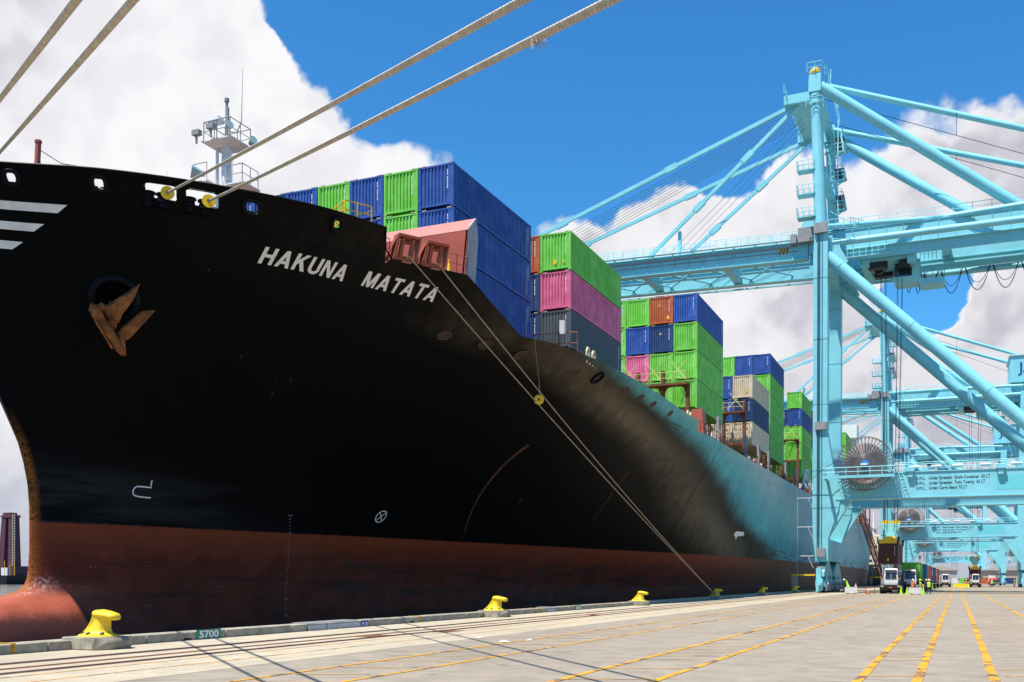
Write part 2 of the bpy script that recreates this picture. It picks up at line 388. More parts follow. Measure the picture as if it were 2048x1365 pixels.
# kerb: concrete lengths with open joints and little drain notches
kerb = tag(bpy.data.objects.new('kerb', None), kind='structure'); COL.objects.link(kerb)
def kerb_block(L, notch):
    mb = MB(); x0, x1 = -.55, 0.0
    if notch:
        mb.box(x0, x1, .012, L * .45, 0, .235); mb.box(x0, x1, L * .45 + .28, L - .012, 0, .235)
        mb.box(x0, x1 + .0, L * .45, L * .45 + .28, .07, .235)
    else: mb.box(x0, x1, .012, L - .012, 0, .235)
    me = mb.mesh('kerb_block'); bm = bmesh.new(); bm.from_mesh(me)
    bmesh.ops.bevel(bm, geom=[e for e in bm.edges if len(e.link_faces) == 2 and e.calc_face_angle(0) > 1], offset=.018, segments=1, affect='EDGES'); bm.to_mesh(me); bm.free(); me.materials.append(M_CONC); return me
kA, kB = kerb_block(3.05, True), kerb_block(3.05, False)
BOL_Y = [17.85, 40.3, 62.4, 84.6, 107.0, 130.2, -4.0, 153, 176]
def near_bollard(y): return any(abs(y - b) < .85 for b in BOL_Y)
y = -20.0; i = 0
while y < 330:
    o = link('kerb_block', kA if i % 2 else kB, None, kerb, (KX + random.uniform(-.008, .008), y, random.uniform(-.006, .004)))
    y += 3.05; i += 1
# steel rubbing plates bent over the kerb, yellow station stripes
mb = MB()
for a, b in ((26.6, 27.6), (27.7, 28.25), (28.3, 29.6), (47.1, 48.1)):
    mb.prism([(KX - .62, .236), (KX - .62, .262), (KX - .05, .262), (KX + .09, .05), (KX + .09, .0), (KX + .05, .0), (KX + .05, .04), (KX - .08, .236)], 'y', a, b)
part('kerb_plate', mb, M_GREY, kerb)
mb = MB()
for yy in (15.6, 33.9, 45.9, 56.6, 20.9 + 30):
    mb.box(KX - .02, KX + .012, yy, yy + .12, .004, .245); mb.box(KX - .5, KX + .012, yy, yy + .12, .24, .247)
part('kerb_stripe', mb, GM_Y, kerb)
# cover plates in the apron
for x, yy, w, l in ((-15.65, 24.6, .55, 1.2), (-14.9, 27.8, .5, 1.3), (-15.7, 44.0, .5, 1.1)):
    struct('cover_plate', MB().box(x - w / 2, x + w / 2, yy, yy + l, .005, .014), M_RUST)
# far shore and land
mb = MB(); N = 120; rnd = random.Random(5)
prof = [(-3800 + i * 60, 9 + 5 * mnoise.noise(Vector((i * .35, 0, 0))) + rnd.uniform(-1.2, 1.2)) for i in range(N)]
ring0 = [(x, 2600 + .1 * x, WZ - .5) for x, h in prof]; ring1 = [(x, 2620 + .1 * x, WZ + h) for x, h in prof]; ring2 = [(x, 2800 + .1 * x, WZ + h * .8) for x, h in prof]
mb.v = ring0 + ring1 + ring2
for i in range(N - 1):
    mb.f += [(i, i + 1, N + i + 1, N + i), (N + i, N + i + 1, 2 * N + i + 1, 2 * N + i)]
struct('far_shore', mb, M_HOUSE, fix=False)

# quay marker signs
def sign(txt, y, w, h, m, label, size, pole=False):
    s = empty('marker_sign', (KX + .012, y, 0), label, 'sign')
    part('sign_plate', MB().box(0, .018, -w / 2, w / 2, .012, .012 + h), m, s)
    text_yz('sign_lettering', txt, size, .021, 0, .012 + h * .16, M_WH, s, bold=.007 * size / .2, width=w * .80)
    return s
sign('5700', 21.95, .98, .265, M_GRN, 'largest green marker sign, reading 5700, on the kerb right of the nearest bollard', .27)
sign('5600', 51.6, .95, .25, M_GRN, 'small green marker sign, reading 5600, farther along the kerb', .26)
sign('P 15', 29.95, .42, .22, M_BLUE, 'small blue quay marker reading P 15 beside the steel kerb plates', .17)

# mooring bollards
def bollard_mesh():
    n = 32; rr = []
    for z, cx, rx, ry in ((0, 0, .50, .42), (.035, 0, .49, .41), (.06, .01, .40, .34), (.10, .03, .32, .28), (.17, .07, .255, .235), (.26, .11, .215, .21), (.36, .13, .195, .195), (.44, .14, .20, .20), (.50, .14, .22, .21), (.53, .14, .19, .19)):
        rr.append([(cx + rx * math.cos(2 * math.pi * i / n), ry * math.sin(2 * math.pi * i / n), z) for i in range(n)])
    mb = MB().rings(rr)
    rr = []                                  # seaward buttress that sweeps up from the foot to the head
    for z, x0, x1, w in ((.03, -.50, .0, .17), (.09, -.42, .05, .15), (.18, -.31, .1, .145), (.28, -.22, .12, .15), (.38, -.14, .15, .165), (.46, -.08, .2, .185), (.53, -.03, .25, .19)):
        rr.append([(x0, -w * .5, z), (x0 + .06, -w, z), (x1, -w, z), (x1, w, z), (x0 + .06, w, z), (x0, w * .5, z)])
    return mb.rings(rr)
def horn_mesh():
    n = 20; rr = []
    for x, zc, ry, rz in ((-.075, .50, .06, .03), (-.055, .515, .14, .075), (.0, .53, .20, .10), (.12, .535, .235, .105), (.26, .52, .225, .10), (.40, .495, .20, .095), (.52, .475, .175, .09), (.585, .465, .13, .075), (.615, .46, .06, .035)):
        rr.append([(x, ry * math.copysign(abs(math.cos(2 * math.pi * i / n)) ** .8, math.cos(2 * math.pi * i / n)), zc + rz * math.copysign(abs(math.sin(2 * math.pi * i / n)) ** .8, math.sin(2 * math.pi * i / n))) for i in range(n)])
    return MB().rings(rr)
bme, hme = bollard_mesh().mesh('bollard_body'), horn_mesh().mesh('bollard_head')
base = MB().prism([(-.56, -.60), (.46, -.60), (.66, -.28), (.66, .28), (.46, .60), (-.56, .60)], 'z', 0, .30).mesh('base_block')
bm = bmesh.new(); bm.from_mesh(base); bmesh.ops.bevel(bm, geom=bm.edges[:], offset=.025, segments=2, affect='EDGES'); bm.to_mesh(base); bm.free()
pme = MB().disc((0, 0, 0), (0, 0, 1), .055, .03, 10).mesh('bolt_pocket')
pk = [(.385 * math.cos(a) + .01, .325 * math.sin(a), .075) for a in (-2.45, -1.57, -.65, .65, 1.57, 2.45)]
bl = ['largest yellow mooring bollard on a concrete block beside the 5700 sign', 'yellow mooring bollard on a concrete block, second along the quay from the nearest', 'yellow mooring bollard on a concrete block, third along the quay from the nearest',
      'yellow mooring bollard with two tan ropes looped over it', 'small distant yellow bollard, first beyond the one holding the tan ropes', 'smallest yellow bollard at the kerb just before the crane leg']
root = None
for i, yb in enumerate(BOL_Y[:6]):
    if root is None:
        root = empty('mooring_bollard', (0, 0, 0), '', 'bollard', 'yellow mooring bollards along the quay')
        link('base_block', base, M_CONC, root)
        b_ = link('bollard_body', bme, M_BOL, root, (0, 0, .30)); link('bollard_head', hme, M_BOL, root, (0, 0, .30))
        r_ = root
        for q in pk: link('bolt_pocket', pme, M_DK, b_, q).rotation_euler = (-.45 * math.copysign(1, q[1]), .3 * q[0], 0)
    else: r_ = copy_tree(root)
    r_.location = (KX + .22, yb, 0); r_['label'] = bl[i]
# litter
for i, (px, py) in enumerate(((1010, 1287), (960, 1279), (1060, 1284), (1715 - 1120, 1286))):
    d = ray(px, py); tt = -H / d.z; s_ = .16 if i == 0 else .09
    mb = MB(); mb.add([(-s_, -s_ * .5, .012), (s_ * .9, -s_ * .6, .03), (s_, s_ * .5, .014), (-s_ * .8, s_ * .6, .04), (0, 0, .055)], [(0, 1, 4), (1, 2, 4), (2, 3, 4), (3, 0, 4)])
    o = part('paper_scrap', mb, M_WH, None, fix=False); o.location = (d.x * tt, d.y * tt, 0)
    tag(o, ['largest scrap of white paper lying flat on the asphalt', 'white paper scrap on the asphalt left of the largest one', 'small white paper scrap on the asphalt behind the largest one', 'white paper scrap lying on the concrete apron by the crane rail'][i], 'litter', 'paper scraps')

# ================================================================== SHIP
CX = -41.0; SO = Vector((CX, 170.0, WZ))
def lerp(p, x):
    if x <= p[0][0]: return p[0][1]
    for (a, b), (c, d) in zip(p, p[1:]):
        if x <= c: return b + (d - b) * (x - a) / (c - a)
    return p[-1][1]
def smooth(p, x):
    n = len(p)
    if x <= p[0][0]: return p[0][1]
    if x >= p[-1][0]: return p[-1][1]
    i = 0
    while x > p[i + 1][0]: i += 1
    def dl(k): return (p[k + 1][1] - p[k][1]) / (p[k + 1][0] - p[k][0])
    def sl(k):
        if k == 0: return dl(0)
        if k == n - 1: return dl(n - 2)
        a, b = dl(k - 1), dl(k)
        return 0 if a * b <= 0 else 2 / (1 / a + 1 / b)
    h = p[i + 1][0] - p[i][0]; m0, m1 = sl(i), sl(i + 1); t = (x - p[i][0]) / h
    return (2 * t**3 - 3 * t * t + 1) * p[i][1] + (t**3 - 2 * t * t + t) * h * m0 + (-2 * t**3 + 3 * t * t) * p[i + 1][1] + (t**3 - t * t) * h * m1
BD = [(28.6, 0), (28.9, 1.2), (29.5, 2.4), (30.3, 3.6), (32.5, 6.9), (36.1, 10.4), (40.3, 13.2), (43.7, 14.5), (48.5, 16.3), (54.2, 17.8), (58.9, 18.8), (67, 19.7), (75, 20), (280, 20), (311, 18.5)]
BW = [(34.7, 0), (36, .75), (40, 1.7), (50, 3.8), (70, 7.3), (85, 10), (111, 14.6), (150, 18.4), (185, 20), (260, 20), (285, 19), (311, 16)]
ST = [(-9, 30), (-5, 28), (-2.2, 27.2), (-.6, 28.2), (.3, 30.2), (.7, 32.4), (.9, 33.6), (1.2, 34.35), (1.7, 34.62), (3, 34.72), (5.3, 34.7), (7.5, 34.3), (10.1, 33.1), (15, 30.8), (19.5, 28.6), (21, 27.9)]
ZR = [(28, 19.5), (43.7, 19.5), (49.2, 18.4), (55.5, 15.9), (85, 15.7), (92, 15.0), (320, 15.0)]
ZT = [(28, 19.5), (43.7, 19.5), (43.75, 18.15), (45.0, 18.15), (45.05, 18.4), (49.2, 18.4), (51, 17.6), (54.5, 16.1), (60, 16.1), (70, 15.95), (80, 15.8), (87.2, 15.7), (88.6, 15.0), (320, 15.0)]
def zmin(Y): return -4.5 if Y < 256 else -4.5 + (Y - 256) / 55 * 15.0
def hb(Y, Z):
    ys = smooth(ST, Z)
    if Y <= ys: return 0.0
    zr = lerp(ZR, Y); t = min(max((Z - 1.) / (zr - 1.), 0), 1.25)
    p = lerp([(30, 1.75), (60, 1.6), (100, 1.2), (160, 1.0)], Y)
    sh = 1 - min(max((Y - 45) / 40, 0), 1); base = 34.62 if Z < 1.7 else ys
    w = smooth(BW, Y - (base - 34.7) * sh); d = smooth(BD, Y - (base - 28.6) * sh) if Z > 1 else 0
    b = w + (d - w) * t**p if t > 0 else w
    if Y < 41:
        nk = lerp([(-1, 2.0), (0, 1.75), (.35, 1.45), (.6, 1.1), (.8, .82), (1.0, .62), (1.3, .46), (1.8, .34), (3, .28), (7, .22), (10, 0)], Z)
        if nk > 0:
            nk *= math.sqrt(max(0, 1 - (1 - min(1, (Y - ys) / (.5 + nk))) ** 2)) * (1 - min(max((Y - 35.2) / 5.5, 0), 1)); b = (max(b, 0) ** 2.5 + nk ** 2.5) ** .4
    if Z < 1.0:
        q = 1 - ((Z + 3.2) / 4.0) ** 2
        if q > 0:
            nose = Y - ys
            bb = 2.5 * math.sqrt(q) * math.sqrt(max(0, 1 - (1 - min(1, nose / 4.5)) ** 2)) * (1 - min(max((Y - 38) / 14, 0), 1))
            b = (max(b, 0) ** 3 + bb ** 3) ** (1 / 3.)
    return max(b, 0)
def hp(Y, Z, off=0.0, side=1):        # point on the hull skin, pushed out by off
    b = hb(Y, Z); p = Vector((CX + side * b, Y, Z))
    if off:
        e = .05
        ny = -(hb(Y + e, Z) - hb(Y - e, Z)) / (2 * e); nz = -(hb(Y, Z + e) - hb(Y, Z - e)) / (2 * e)
        p += Vector((side, ny, nz)).normalized() * off
    return p
def hn(Y, Z):
    e = .05
    return Vector((1, -(hb(Y + e, Z) - hb(Y - e, Z)) / (2 * e), -(hb(Y, Z + e) - hb(Y, Z - e)) / (2 * e))).normalized()

def hull_mat():
    m = bpy.data.materials.new('hull_paint'); m.use_nodes = True; t = NT(m.node_tree); b = m.node_tree.nodes['Principled BSDF']
    P = t.vm('ADD', t.n('ShaderNodeTexCoord').outputs['Object'], tuple(SO))
    X, Y, Z = t.n('ShaderNodeSeparateXYZ', {0: P}).outputs[:]
    n1 = t.noise(P, .16, 5, .6); n2 = t.noise(P, .7, 6, .65); n3 = t.noise(t.sc(P, 1.2, 1.2, .12), 1.0, 5, .65); n4 = t.noise(t.sc(P, .3, .12, 1.6), 1.0, 6, .6)
    fine = t.noise(P, 6., 6, .7)
    nn = t.m('ADD', t.m('MULTIPLY', t.m('SUBTRACT', n1, .5), 9.), t.m('ADD', t.m('MULTIPLY', t.m('SUBTRACT', n3, .5), 3.), t.m('MULTIPLY', t.m('SUBTRACT', n2, .5), 3.)))
    zn = t.m('DIVIDE', t.m('SUBTRACT', Z, 4.), 14., clamp=True)
    def edge(pts):                     # where one hull colour gives way to the next: Y as a function of Z
        nd = t.n('ShaderNodeFloatCurve', {'Value': zn}); cv = nd.mapping.curves[0]; nd.mapping.use_clip = False
        P_ = sorted(((z - 4) / 14, (y - 40) / 100) for z, y in pts)
        cv.points[0].location = P_[0]; cv.points[1].location = P_[-1]
        for q in P_[1:-1]: cv.points.new(*q)
        nd.mapping.update()
        return t.m('ADD', t.m('SUBTRACT', Y, t.m('ADD', t.m('MULTIPLY', nd.outputs[0], 100.), 40.)), nn)
    d1 = edge([(18, 57), (16.6, 53), (16.0, 53), (15.4, 55), (14.8, 58), (14, 64.5), (13.2, 73), (12.4, 80), (10.7, 89), (8.3, 96), (5.5, 105.5), (4, 110)])
    d2 = edge([(18, 56), (16, 60), (15.5, 65), (14.9, 71), (14, 81.5), (12.2, 93), (9.5, 105), (7.3, 115.5), (4, 126)])
    d3 = edge([(18, 58), (16.2, 62), (15.6, 67.5), (15.3, 72.4), (14.7, 83), (13.5, 94), (11.6, 106.5), (8.3, 121), (6.8, 130), (4, 141)])
    black = t.mix(n2, (.0018, .0018, .002), (.0045, .0045, .005))
    top = t.m('MULTIPLY', t.step(Z, 15.2, 18.6), t.step(Y, 34., 46.))
    black = t.mix(t.m('MULTIPLY', top, t.step(n3, .35, .7, .25, .8)), black, (.020, .0165, .013))
    brown = t.mix(t.step(t.m('ADD', t.m('MULTIPLY', n3, .22), t.m('MULTIPLY', n2, .78)), .32, .68), (.088, .068, .045), (.165, .130, .086))
    brown = t.mix(t.m('MULTIPLY', t.step(d1, 5., 20.), .6), brown, (.215, .172, .112))  # beige sheen painted into the brown, stronger towards its aft side
    c = t.mix(t.step(d1, -6., 11.), black, brown)
    c = t.mix(t.m('MULTIPLY', t.step(d2, -9., 6.), .93), c, (.022, .021, .019))
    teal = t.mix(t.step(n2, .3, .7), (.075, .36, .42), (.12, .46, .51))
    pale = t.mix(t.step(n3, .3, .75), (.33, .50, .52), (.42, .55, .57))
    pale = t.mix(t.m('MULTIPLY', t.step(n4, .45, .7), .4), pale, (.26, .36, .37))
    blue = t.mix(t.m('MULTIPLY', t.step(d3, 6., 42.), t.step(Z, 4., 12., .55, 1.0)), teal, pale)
    blue = t.mix(t.m('MULTIPLY', t.step(t.noise(t.sc(P, 2.2, 2.2, .10), 1.0, 6, .7), .5, .72), .35), blue, (.13, .22, .22))
    c = t.mix(t.step(d3, -5., 9.), c, blue)
    run = t.m('MULTIPLY', t.step(t.noise(t.sc(P, 1., .55, .035), 1.0, 6, .75), .58, .70), t.step(Y, 112., 150.))
    c = t.mix(t.m('MULTIPLY', run, .55), c, (.10, .13, .125))
    # waterline grime and fender scrapes low on the pale side
    low = t.m('MULTIPLY', t.m('MULTIPLY', t.step(Z, 7.5, 4.6), t.step(t.noise(t.sc(P, .5, .22, 3.2), 1.0, 6, .7), .46, .6)), t.step(Y, 104., 122.))
    c = t.mix(t.m('MULTIPLY', low, .8), c, (.05, .045, .04))
    vb = t.m('MULTIPLY', t.step(t.noise(t.sc(P, 3., 1.6, .5), 1.0, 7, .75), .64, .69), t.step(n1, .42, .6))
    c = t.mix(t.m('MULTIPLY', vb, t.m('MULTIPLY', t.step(d1, -30., 5.), .5)), c, (.03, .026, .022))
    # grey weathering band just above the boot top at the stem
    g = t.m('MULTIPLY', t.m('MULTIPLY', t.step(Z, 8.2, 5.5), t.step(Y, 52., 36.)), t.step(n4, .35, .65))
    c = t.mix(t.m('MULTIPLY', g, .6), c, (.045, .044, .041))
    # antifouling
    zz = t.m('ADD', Z, t.m('MULTIPLY', t.m('SUBTRACT', fine, .5), .22))
    red = t.mix(t.step(n2, .3, .7), (.12, .026, .015), (.20, .040, .021))
    red = t.mix(t.m('MULTIPLY', t.step(Z, 2.2, 4.4), .6), red, (.33, .070, .025))
    red = t.mix(t.m('MULTIPLY', t.m('MULTIPLY', t.step(n4, .46, .66), t.step(Z, 4.4, 1.5)), .8), red, (.055, .024, .019))
    blotch = t.noise(t.sc(P, 1., .55, .8), .9, 8, .72, .6)
    red = t.mix(t.m('MULTIPLY', t.m('MULTIPLY', t.step(blotch, .53, .60), t.m('MULTIPLY', t.step(Y, 49., 56.), t.step(Z, 3.6, 2.6))), .7), red, (.075, .043, .036))
    red = t.mix(t.m('MULTIPLY', t.step(Y, 95., 165.), .75), red, (.10, .062, .05))
    sl = t.m('MULTIPLY', t.step(t.m('ADD', Z, t.m('MULTIPLY', n2, .8)), -.2, -1.4), .8)
    red = t.mix(sl, red, (.035, .03, .035))
    bulb = t.m('MULTIPLY', t.step(Y, 42., 34.), t.step(Z, 1.8, .9))
    red = t.mix(bulb, red, t.mix(t.step(n2, .3, .7), (.27, .065, .038), (.36, .095, .058)))  # sunlit brightness of the bulb put into its red
    red = t.mix(t.m('MULTIPLY', t.m('MULTIPLY', bulb, t.step(t.m('ADD', Z, t.m('ADD', t.m('MULTIPLY', n2, .6), t.m('MULTIPLY', fine, .5))), .75, .05)), .92), red, (.060, .028, .026))
    spk = t.m('MULTIPLY', t.m('MULTIPLY', t.step(t.m('ABSOLUTE', t.m('SUBTRACT', X, CX)), .95, .35), t.step(t.m('ABSOLUTE', t.m('SUBTRACT', Z, 1.3)), .7, .1)), t.step(fine, .47, .57))
    red = t.mix(t.m('MULTIPLY', spk, .55), red, (.6, .5, .46))
    c = t.mix(t.step(zz, 4.34, 4.44), red, c)
    # scrapes along the fender line, rust on the stem bar
    scr = t.m('MULTIPLY', t.m('MULTIPLY', t.step(t.noise(t.sc(P, .6, .5, 26.), 1.0, 3, .5), .66, .70), t.step(fine, .48, .6)), t.m('MULTIPLY', t.step(Z, -1.5, .5), t.step(Z, 3.8, 2.6)))
    c = t.mix(t.m('MULTIPLY', scr, .55), c, (.42, .40, .38))
    stem = t.m('MULTIPLY', t.m('MULTIPLY', t.step(t.m('ABSOLUTE', t.m('SUBTRACT', X, CX)), .42, .15), t.step(Y, 36.5, 35.6)), t.m('MULTIPLY', t.step(fine, .36, .54), t.step(Z, 10., 7.)))
    c = t.mix(stem, c, (.30, .095, .02))
    # rust weeps
    rw = t.m('MULTIPLY', t.step(t.noise(t.sc(P, .8, .8, .10), 1.0, 5, .7), .66, .72), t.step(t.noise(P, .35, 3, .6), .5, .62))
    c = t.mix(t.m('MULTIPLY', rw, .6), c, (.14, .055, .02))
    m.node_tree.links.new(c, b.inputs['Base Color'])
    b.inputs['Roughness'].default_value = .5; b.inputs['Specular IOR Level'].default_value = .06
    plate = t.noise(t.sc(P, .0, .35, .45), 1.0, 2, .5)
    bn = t.n('ShaderNodeBump', {'Strength': .25, 'Distance': .12, 'Height': t.m('ADD', plate, t.m('MULTIPLY', n2, .25))})
    m.node_tree.links.new(bn.outputs[0], b.inputs['Normal']); return m
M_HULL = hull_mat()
ship = empty('container_ship', tuple(SO), 'huge black bowed container ship moored along the quay, stacked with boxes', 'ship')
def spart(name, mb, m, parent=None, fix=True):
    mb.v = [tuple(Vector(v) - SO) for v in mb.v]; return part(name, mb, m, parent or ship, fix)

Zs = [-4.5, -4.0, -3.5, -3.0, -2.6, -2.2, -1.8, -1.4, -1.0, -.6, -.2, .1, .4, .6, .75, .85, .95, 1.05, 1.2, 1.4, 1.7, 2.2, 3, 3.8, 4.4, 5.2, 6.2, 7.2, 8.2, 9.2, 10.2, 11.2, 12.2, 13.2, 14.0, 14.7]
VR = [0.0, .12, .25, .38, .5, .62, .74, .86, 1.0]
fw = [0, .03, .1, .2, .35, .55, .8, 1.15, 1.6, 2.1, 2.7, 3.4, 4.2, 5.1, 6.1, 7.2, 8.4, 9.7, 11.1, 12.6, 14.2]
aft = [43.7, 43.76, 44.4, 45.0, 45.06, 46.5, 48, 49.2, 50.1, 51, 52.7, 54.5, 56.5, 59, 62, 66, 70, 75, 80, 84, 87.2, 88.6, 92, 97, 103, 110, 118, 128, 140, 155, 175, 200, 230, 256, 268, 280, 290, 300, 311]
FT = 18.15                             # fo'c'sle: the hull stops here, the bulwark is a mesh of its own
mb = MB(); rows = []
def colY(j, zn):
    if j < len(fw):
        ys = smooth(ST, zn); top = 28.6
        return ys + fw[j] * (43.6 - ys) / 15.0 if True else 0
    return aft[j - len(fw)]
NC = len(fw) + len(aft)
for zn in Zs + [None] * len(VR):
    i = len(rows); row = []
    for j in range(NC):
        if zn is not None: Y = colY(j, zn); Z = zn
        else:
            v = VR[i - len(Zs)]; Y = colY(j, 15 + v * 3.15); zt = FT if Y < 43.73 else lerp(ZT, Y); Z = 14.7 + (zt - 14.7) * (.05 + .95 * v)
        Z = max(Z, zmin(Y)); row.append((Y, hb(Y + 1e-5, Z) if j else 0.0, Z))
    rows.append(row)
for side in (1, -1):
    k = len(mb.v)
    for row in rows: mb.v += [(CX + side * b, Y, Z) for Y, b, Z in row]
    for i in range(len(rows) - 1):
        for j in range(NC - 1):
            a = k + i * NC + j; q = (a, a + 1, a + NC + 1, a + NC)
            mb.f.append(q if side == 1 else q[::-1])
k2 = len(rows) * NC                                   # transom
for i in range(len(rows) - 1):
    a, b = i * NC + NC - 1, (i + 1) * NC + NC - 1; mb.f.append((a, k2 + a, k2 + b, b))
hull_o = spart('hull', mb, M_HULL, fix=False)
# ---- bulwark round the fo'c'sle with its mooring openings
arc = [(28.6, 0.0)]; y = 28.6
Yl = [28.62]
while Yl[-1] < 43.7:
    y = Yl[-1]; sl_ = abs(hb(y + .02, 19) - hb(y, 19)) / .02; Yl.append(y + .055 / math.sqrt(1 + min(sl_, 30) ** 2))
Yl[-1] = 43.7
S = [0.0]
for a, b in zip(Yl, Yl[1:]): S.append(S[-1] + math.hypot(b - a, hb(b, 19) - hb(a, 19)))
def s_of(Y): return lerp(list(zip(Yl, S)), Y)
def y_of(s): return lerp(list(zip(S, Yl)), s)
HOLES = [('o', 30.66, 18.98, .19, .16), ('o', 32.68, 19.0, .20, .15), ('r', (34.0, 34.98), 18.70, 19.24), ('r', (35.28, 36.42), 18.68, 19.22), ('o', 37.62, 18.98, .30, .15), ('o', 41.32, 19.06, .18, .14)]
def skew(Y, z): return Y + (19.5 - z) * .96 * max(0, Y - 42.2) / 1.5
SK = .9
def in_hole(s, z):
    for h in HOLES:
        if h[0] == 'o':
            dx = abs(s - s_of(h[1]) + SK * (z - h[2])); dz_ = abs(z - h[2]); a, b = h[3], h[4]
            if (dx / a) ** 3 + (dz_ / b) ** 3 < 1: return True
        else:
            s0, s1 = s_of(h[1][0]), s_of(h[1][1]); cz = (h[2] + h[3]) / 2; cx_ = (s0 + s1) / 2 - SK * (z - cz)
            if abs((s - cx_) / ((s1 - s0) / 2)) ** 7 + abs((z - cz) / ((h[3] - h[2]) / 2)) ** 7 < 1: return True
    return False
bz = [FT + i * (19.5 - FT) / 26 for i in range(27)]
for side in (1, -1):
    mb = MB(); step = 1 if side == 1 else 6
    cols = list(range(0, len(Yl), step)); cols += [len(Yl) - 1] if cols[-1] != len(Yl) - 1 else []
    zz = bz if side == 1 else [bz[0], bz[13], bz[26]]
    for c in cols: mb.v += [(CX + side * hb(skew(Yl[c], z), z), skew(Yl[c], z), z) for z in zz]
    n = len(zz)
    for i in range(len(cols) - 1):
        for j in range(n - 1):
            if side == 1 and in_hole((S[cols[i]] + S[cols[i + 1]]) / 2, (zz[j] + zz[j + 1]) / 2): continue
            q = (i * n + j, (i + 1) * n + j, (i + 1) * n + j + 1, i * n + j + 1); mb.f.append(q if side == 1 else q[::-1])
    o = spart('bulwark', mb, M_HULL, fix=False)
    sm = o.modifiers.new('thickness', 'SOLIDIFY'); sm.thickness = .05; sm.offset = -1
spart('weld_strake', MB().poly([hp(Y_, FT) for Y_ in [Yl[i] for i in range(2, len(Yl), 4)] + [44.3, 45.0]], .03, 6), M_BLK)
# cap rail and the rims of the chocks
spart('cap_rail', MB().poly([hp(Yl[i], 19.5) for i in range(0, len(Yl), 4)] + [hp(43.7, 19.5), hp(skew(43.7, 19.1), 19.1), hp(skew(43.7, 18.7), 18.7), hp(45.05, 18.42)], .045, 6), M_BLK)
for h in HOLES:
    if h[0] == 'o':
        pts = []
        for i in range(28):
            t = 2 * math.pi * i / 28; c, s_ = math.cos(t), math.sin(t); a, b = h[3] + .10, h[4] + .10
            dz_ = b * math.copysign(abs(s_) ** .7, s_); pts.append(hp(y_of(s_of(h[1]) + a * math.copysign(abs(c) ** .7, c) - SK * dz_), h[2] + dz_, .03))
        spart('chock_rim', MB().poly(pts, .12, 8, closed=True), M_BLK)
    else:
        s0, s1 = s_of(h[1][0]), s_of(h[1][1]); pts = []
        for i in range(40):
            t = 2 * math.pi * i / 40; c, s_ = math.cos(t), math.sin(t)
            dz_ = (h[3] - h[2]) / 2 * math.copysign(abs(s_) ** .28, s_); pts.append(hp(y_of((s0 + s1) / 2 + (s1 - s0) / 2 * math.copysign(abs(c) ** .28, c) - SK * dz_), (h[2] + h[3]) / 2 + dz_, .0))
        spart('opening_rim', MB().poly(pts, .022, 6, closed=True), M_BLK)
        for f_ in (.26, .74):                        # pedestal rollers inside each opening
            yy = y_of(s0 + (s1 - s0) * f_); p = hp(yy, 18.7) - hn(yy, 18.7) * .25; p.z = 18.35
            mb = MB(); mb.tube(p, p + Vector((0, 0, .62)), .24, n=16)
            for z0, r_ in ((.28, .33), (.45, .27), (.64, .33)): mb.disc(p + Vector((0, 0, z0)), (0, 0, 1), r_, .05, 18)
            spart('mooring_roller', mb, M_BLK)
# decks
mb = MB()
ys_ = [28.8, 29.5, 30.5, 32, 34, 36, 38, 40, 43.7, 46, 49.2]
for Y in ys_: mb.v += [(CX - hb(Y, 18.1) + .02, Y, 18.1), (CX + hb(Y, 18.1) - .02, Y, 18.1)]
mb.f = [(2 * i, 2 * i + 1, 2 * i + 3, 2 * i + 2) for i in range(len(ys_) - 1)]
k = len(mb.v); ys2 = [49.3, 54, 60, 70, 88, 120, 200, 280, 311]
for Y in ys2: mb.v += [(CX - hb(Y, 14.8) + .02, Y, 14.8), (CX + hb(Y, 14.8) - .02, Y, 14.8)]
mb.f += [(k + 2 * i, k + 2 * i + 1, k + 2 * i + 3, k + 2 * i + 2) for i in range(len(ys2) - 1)]
mb.add([(CX - 12, 49.25, 14.8), (CX + 12, 49.25, 14.8), (CX + 15, 49.25, 18.05), (CX - 15, 49.25, 18.05)], [(0, 1, 2, 3)])
spart('deck', mb, mat('deck_paint', (.15, .085, .065), .7), fix=False)
# bow stripes
def x_to_y(X, Z):
    a, b = smooth(ST, Z) + 1e-4, 60.
    for _ in range(40):
        m_ = (a + b) / 2
        if CX + hb(m_, Z) < X: a = m_
        else: b = m_
    return a
for z0, z1, xb, xt in ((17.80, 18.12, -36.35, -35.88), (17.05, 17.36, -37.48, -37.0), (16.30, 16.62, -38.46, -38.0)):
    mb = MB(); n = 26
    for z, xe in ((z0, xb), (z1, xt)):
        for i in range(n + 1):
            X = -40.7 + (xe + 40.7) * i / n; mb.v.append(tuple(hp(x_to_y(X, z), z, .012)))
    mb.f = [(i, i + 1, n + 2 + i, n + 1 + i) for i in range(n)]
    spart('bow_stripe', mb, M_LETTER, fix=False)
def wrap(name, s, size, Y0, Y1, zb, zt, lean, m, bold=.0):
    me = text_mesh(s, 1.0, bold); xs = [v.co.x for v in me.vertices]; x0, x1 = min(xs), max(xs); hy = max(v.co.y for v in me.vertices)
    bm = bmesh.new(); bm.from_mesh(me)
    for ax, n_, lo, hi in (((1, 0, 0), int((x1 - x0) / .22) + 1, x0, x1), ((0, 1, 0), 5, 0, hy)):
        for k in range(1, n_): bmesh.ops.bisect_plane(bm, geom=bm.verts[:] + bm.edges[:] + bm.faces[:], plane_co=tuple(a * (lo + (hi - lo) * k / n_) for a in ax), plane_no=ax, dist=1e-5)
    bmesh.ops.triangulate(bm, faces=bm.faces)
    for v in bm.verts:
        u = (v.co.x - x0) / (x1 - x0); w = v.co.y / hy
        Y = Y0 + (Y1 - Y0) * u + lean * w; Z = zb(u) + (zt - 0) * w
        v.co = hp(Y, Z, .015) - SO
    bm.to_mesh(me); bm.free(); me.name = name; return link(name, me, m, ship)
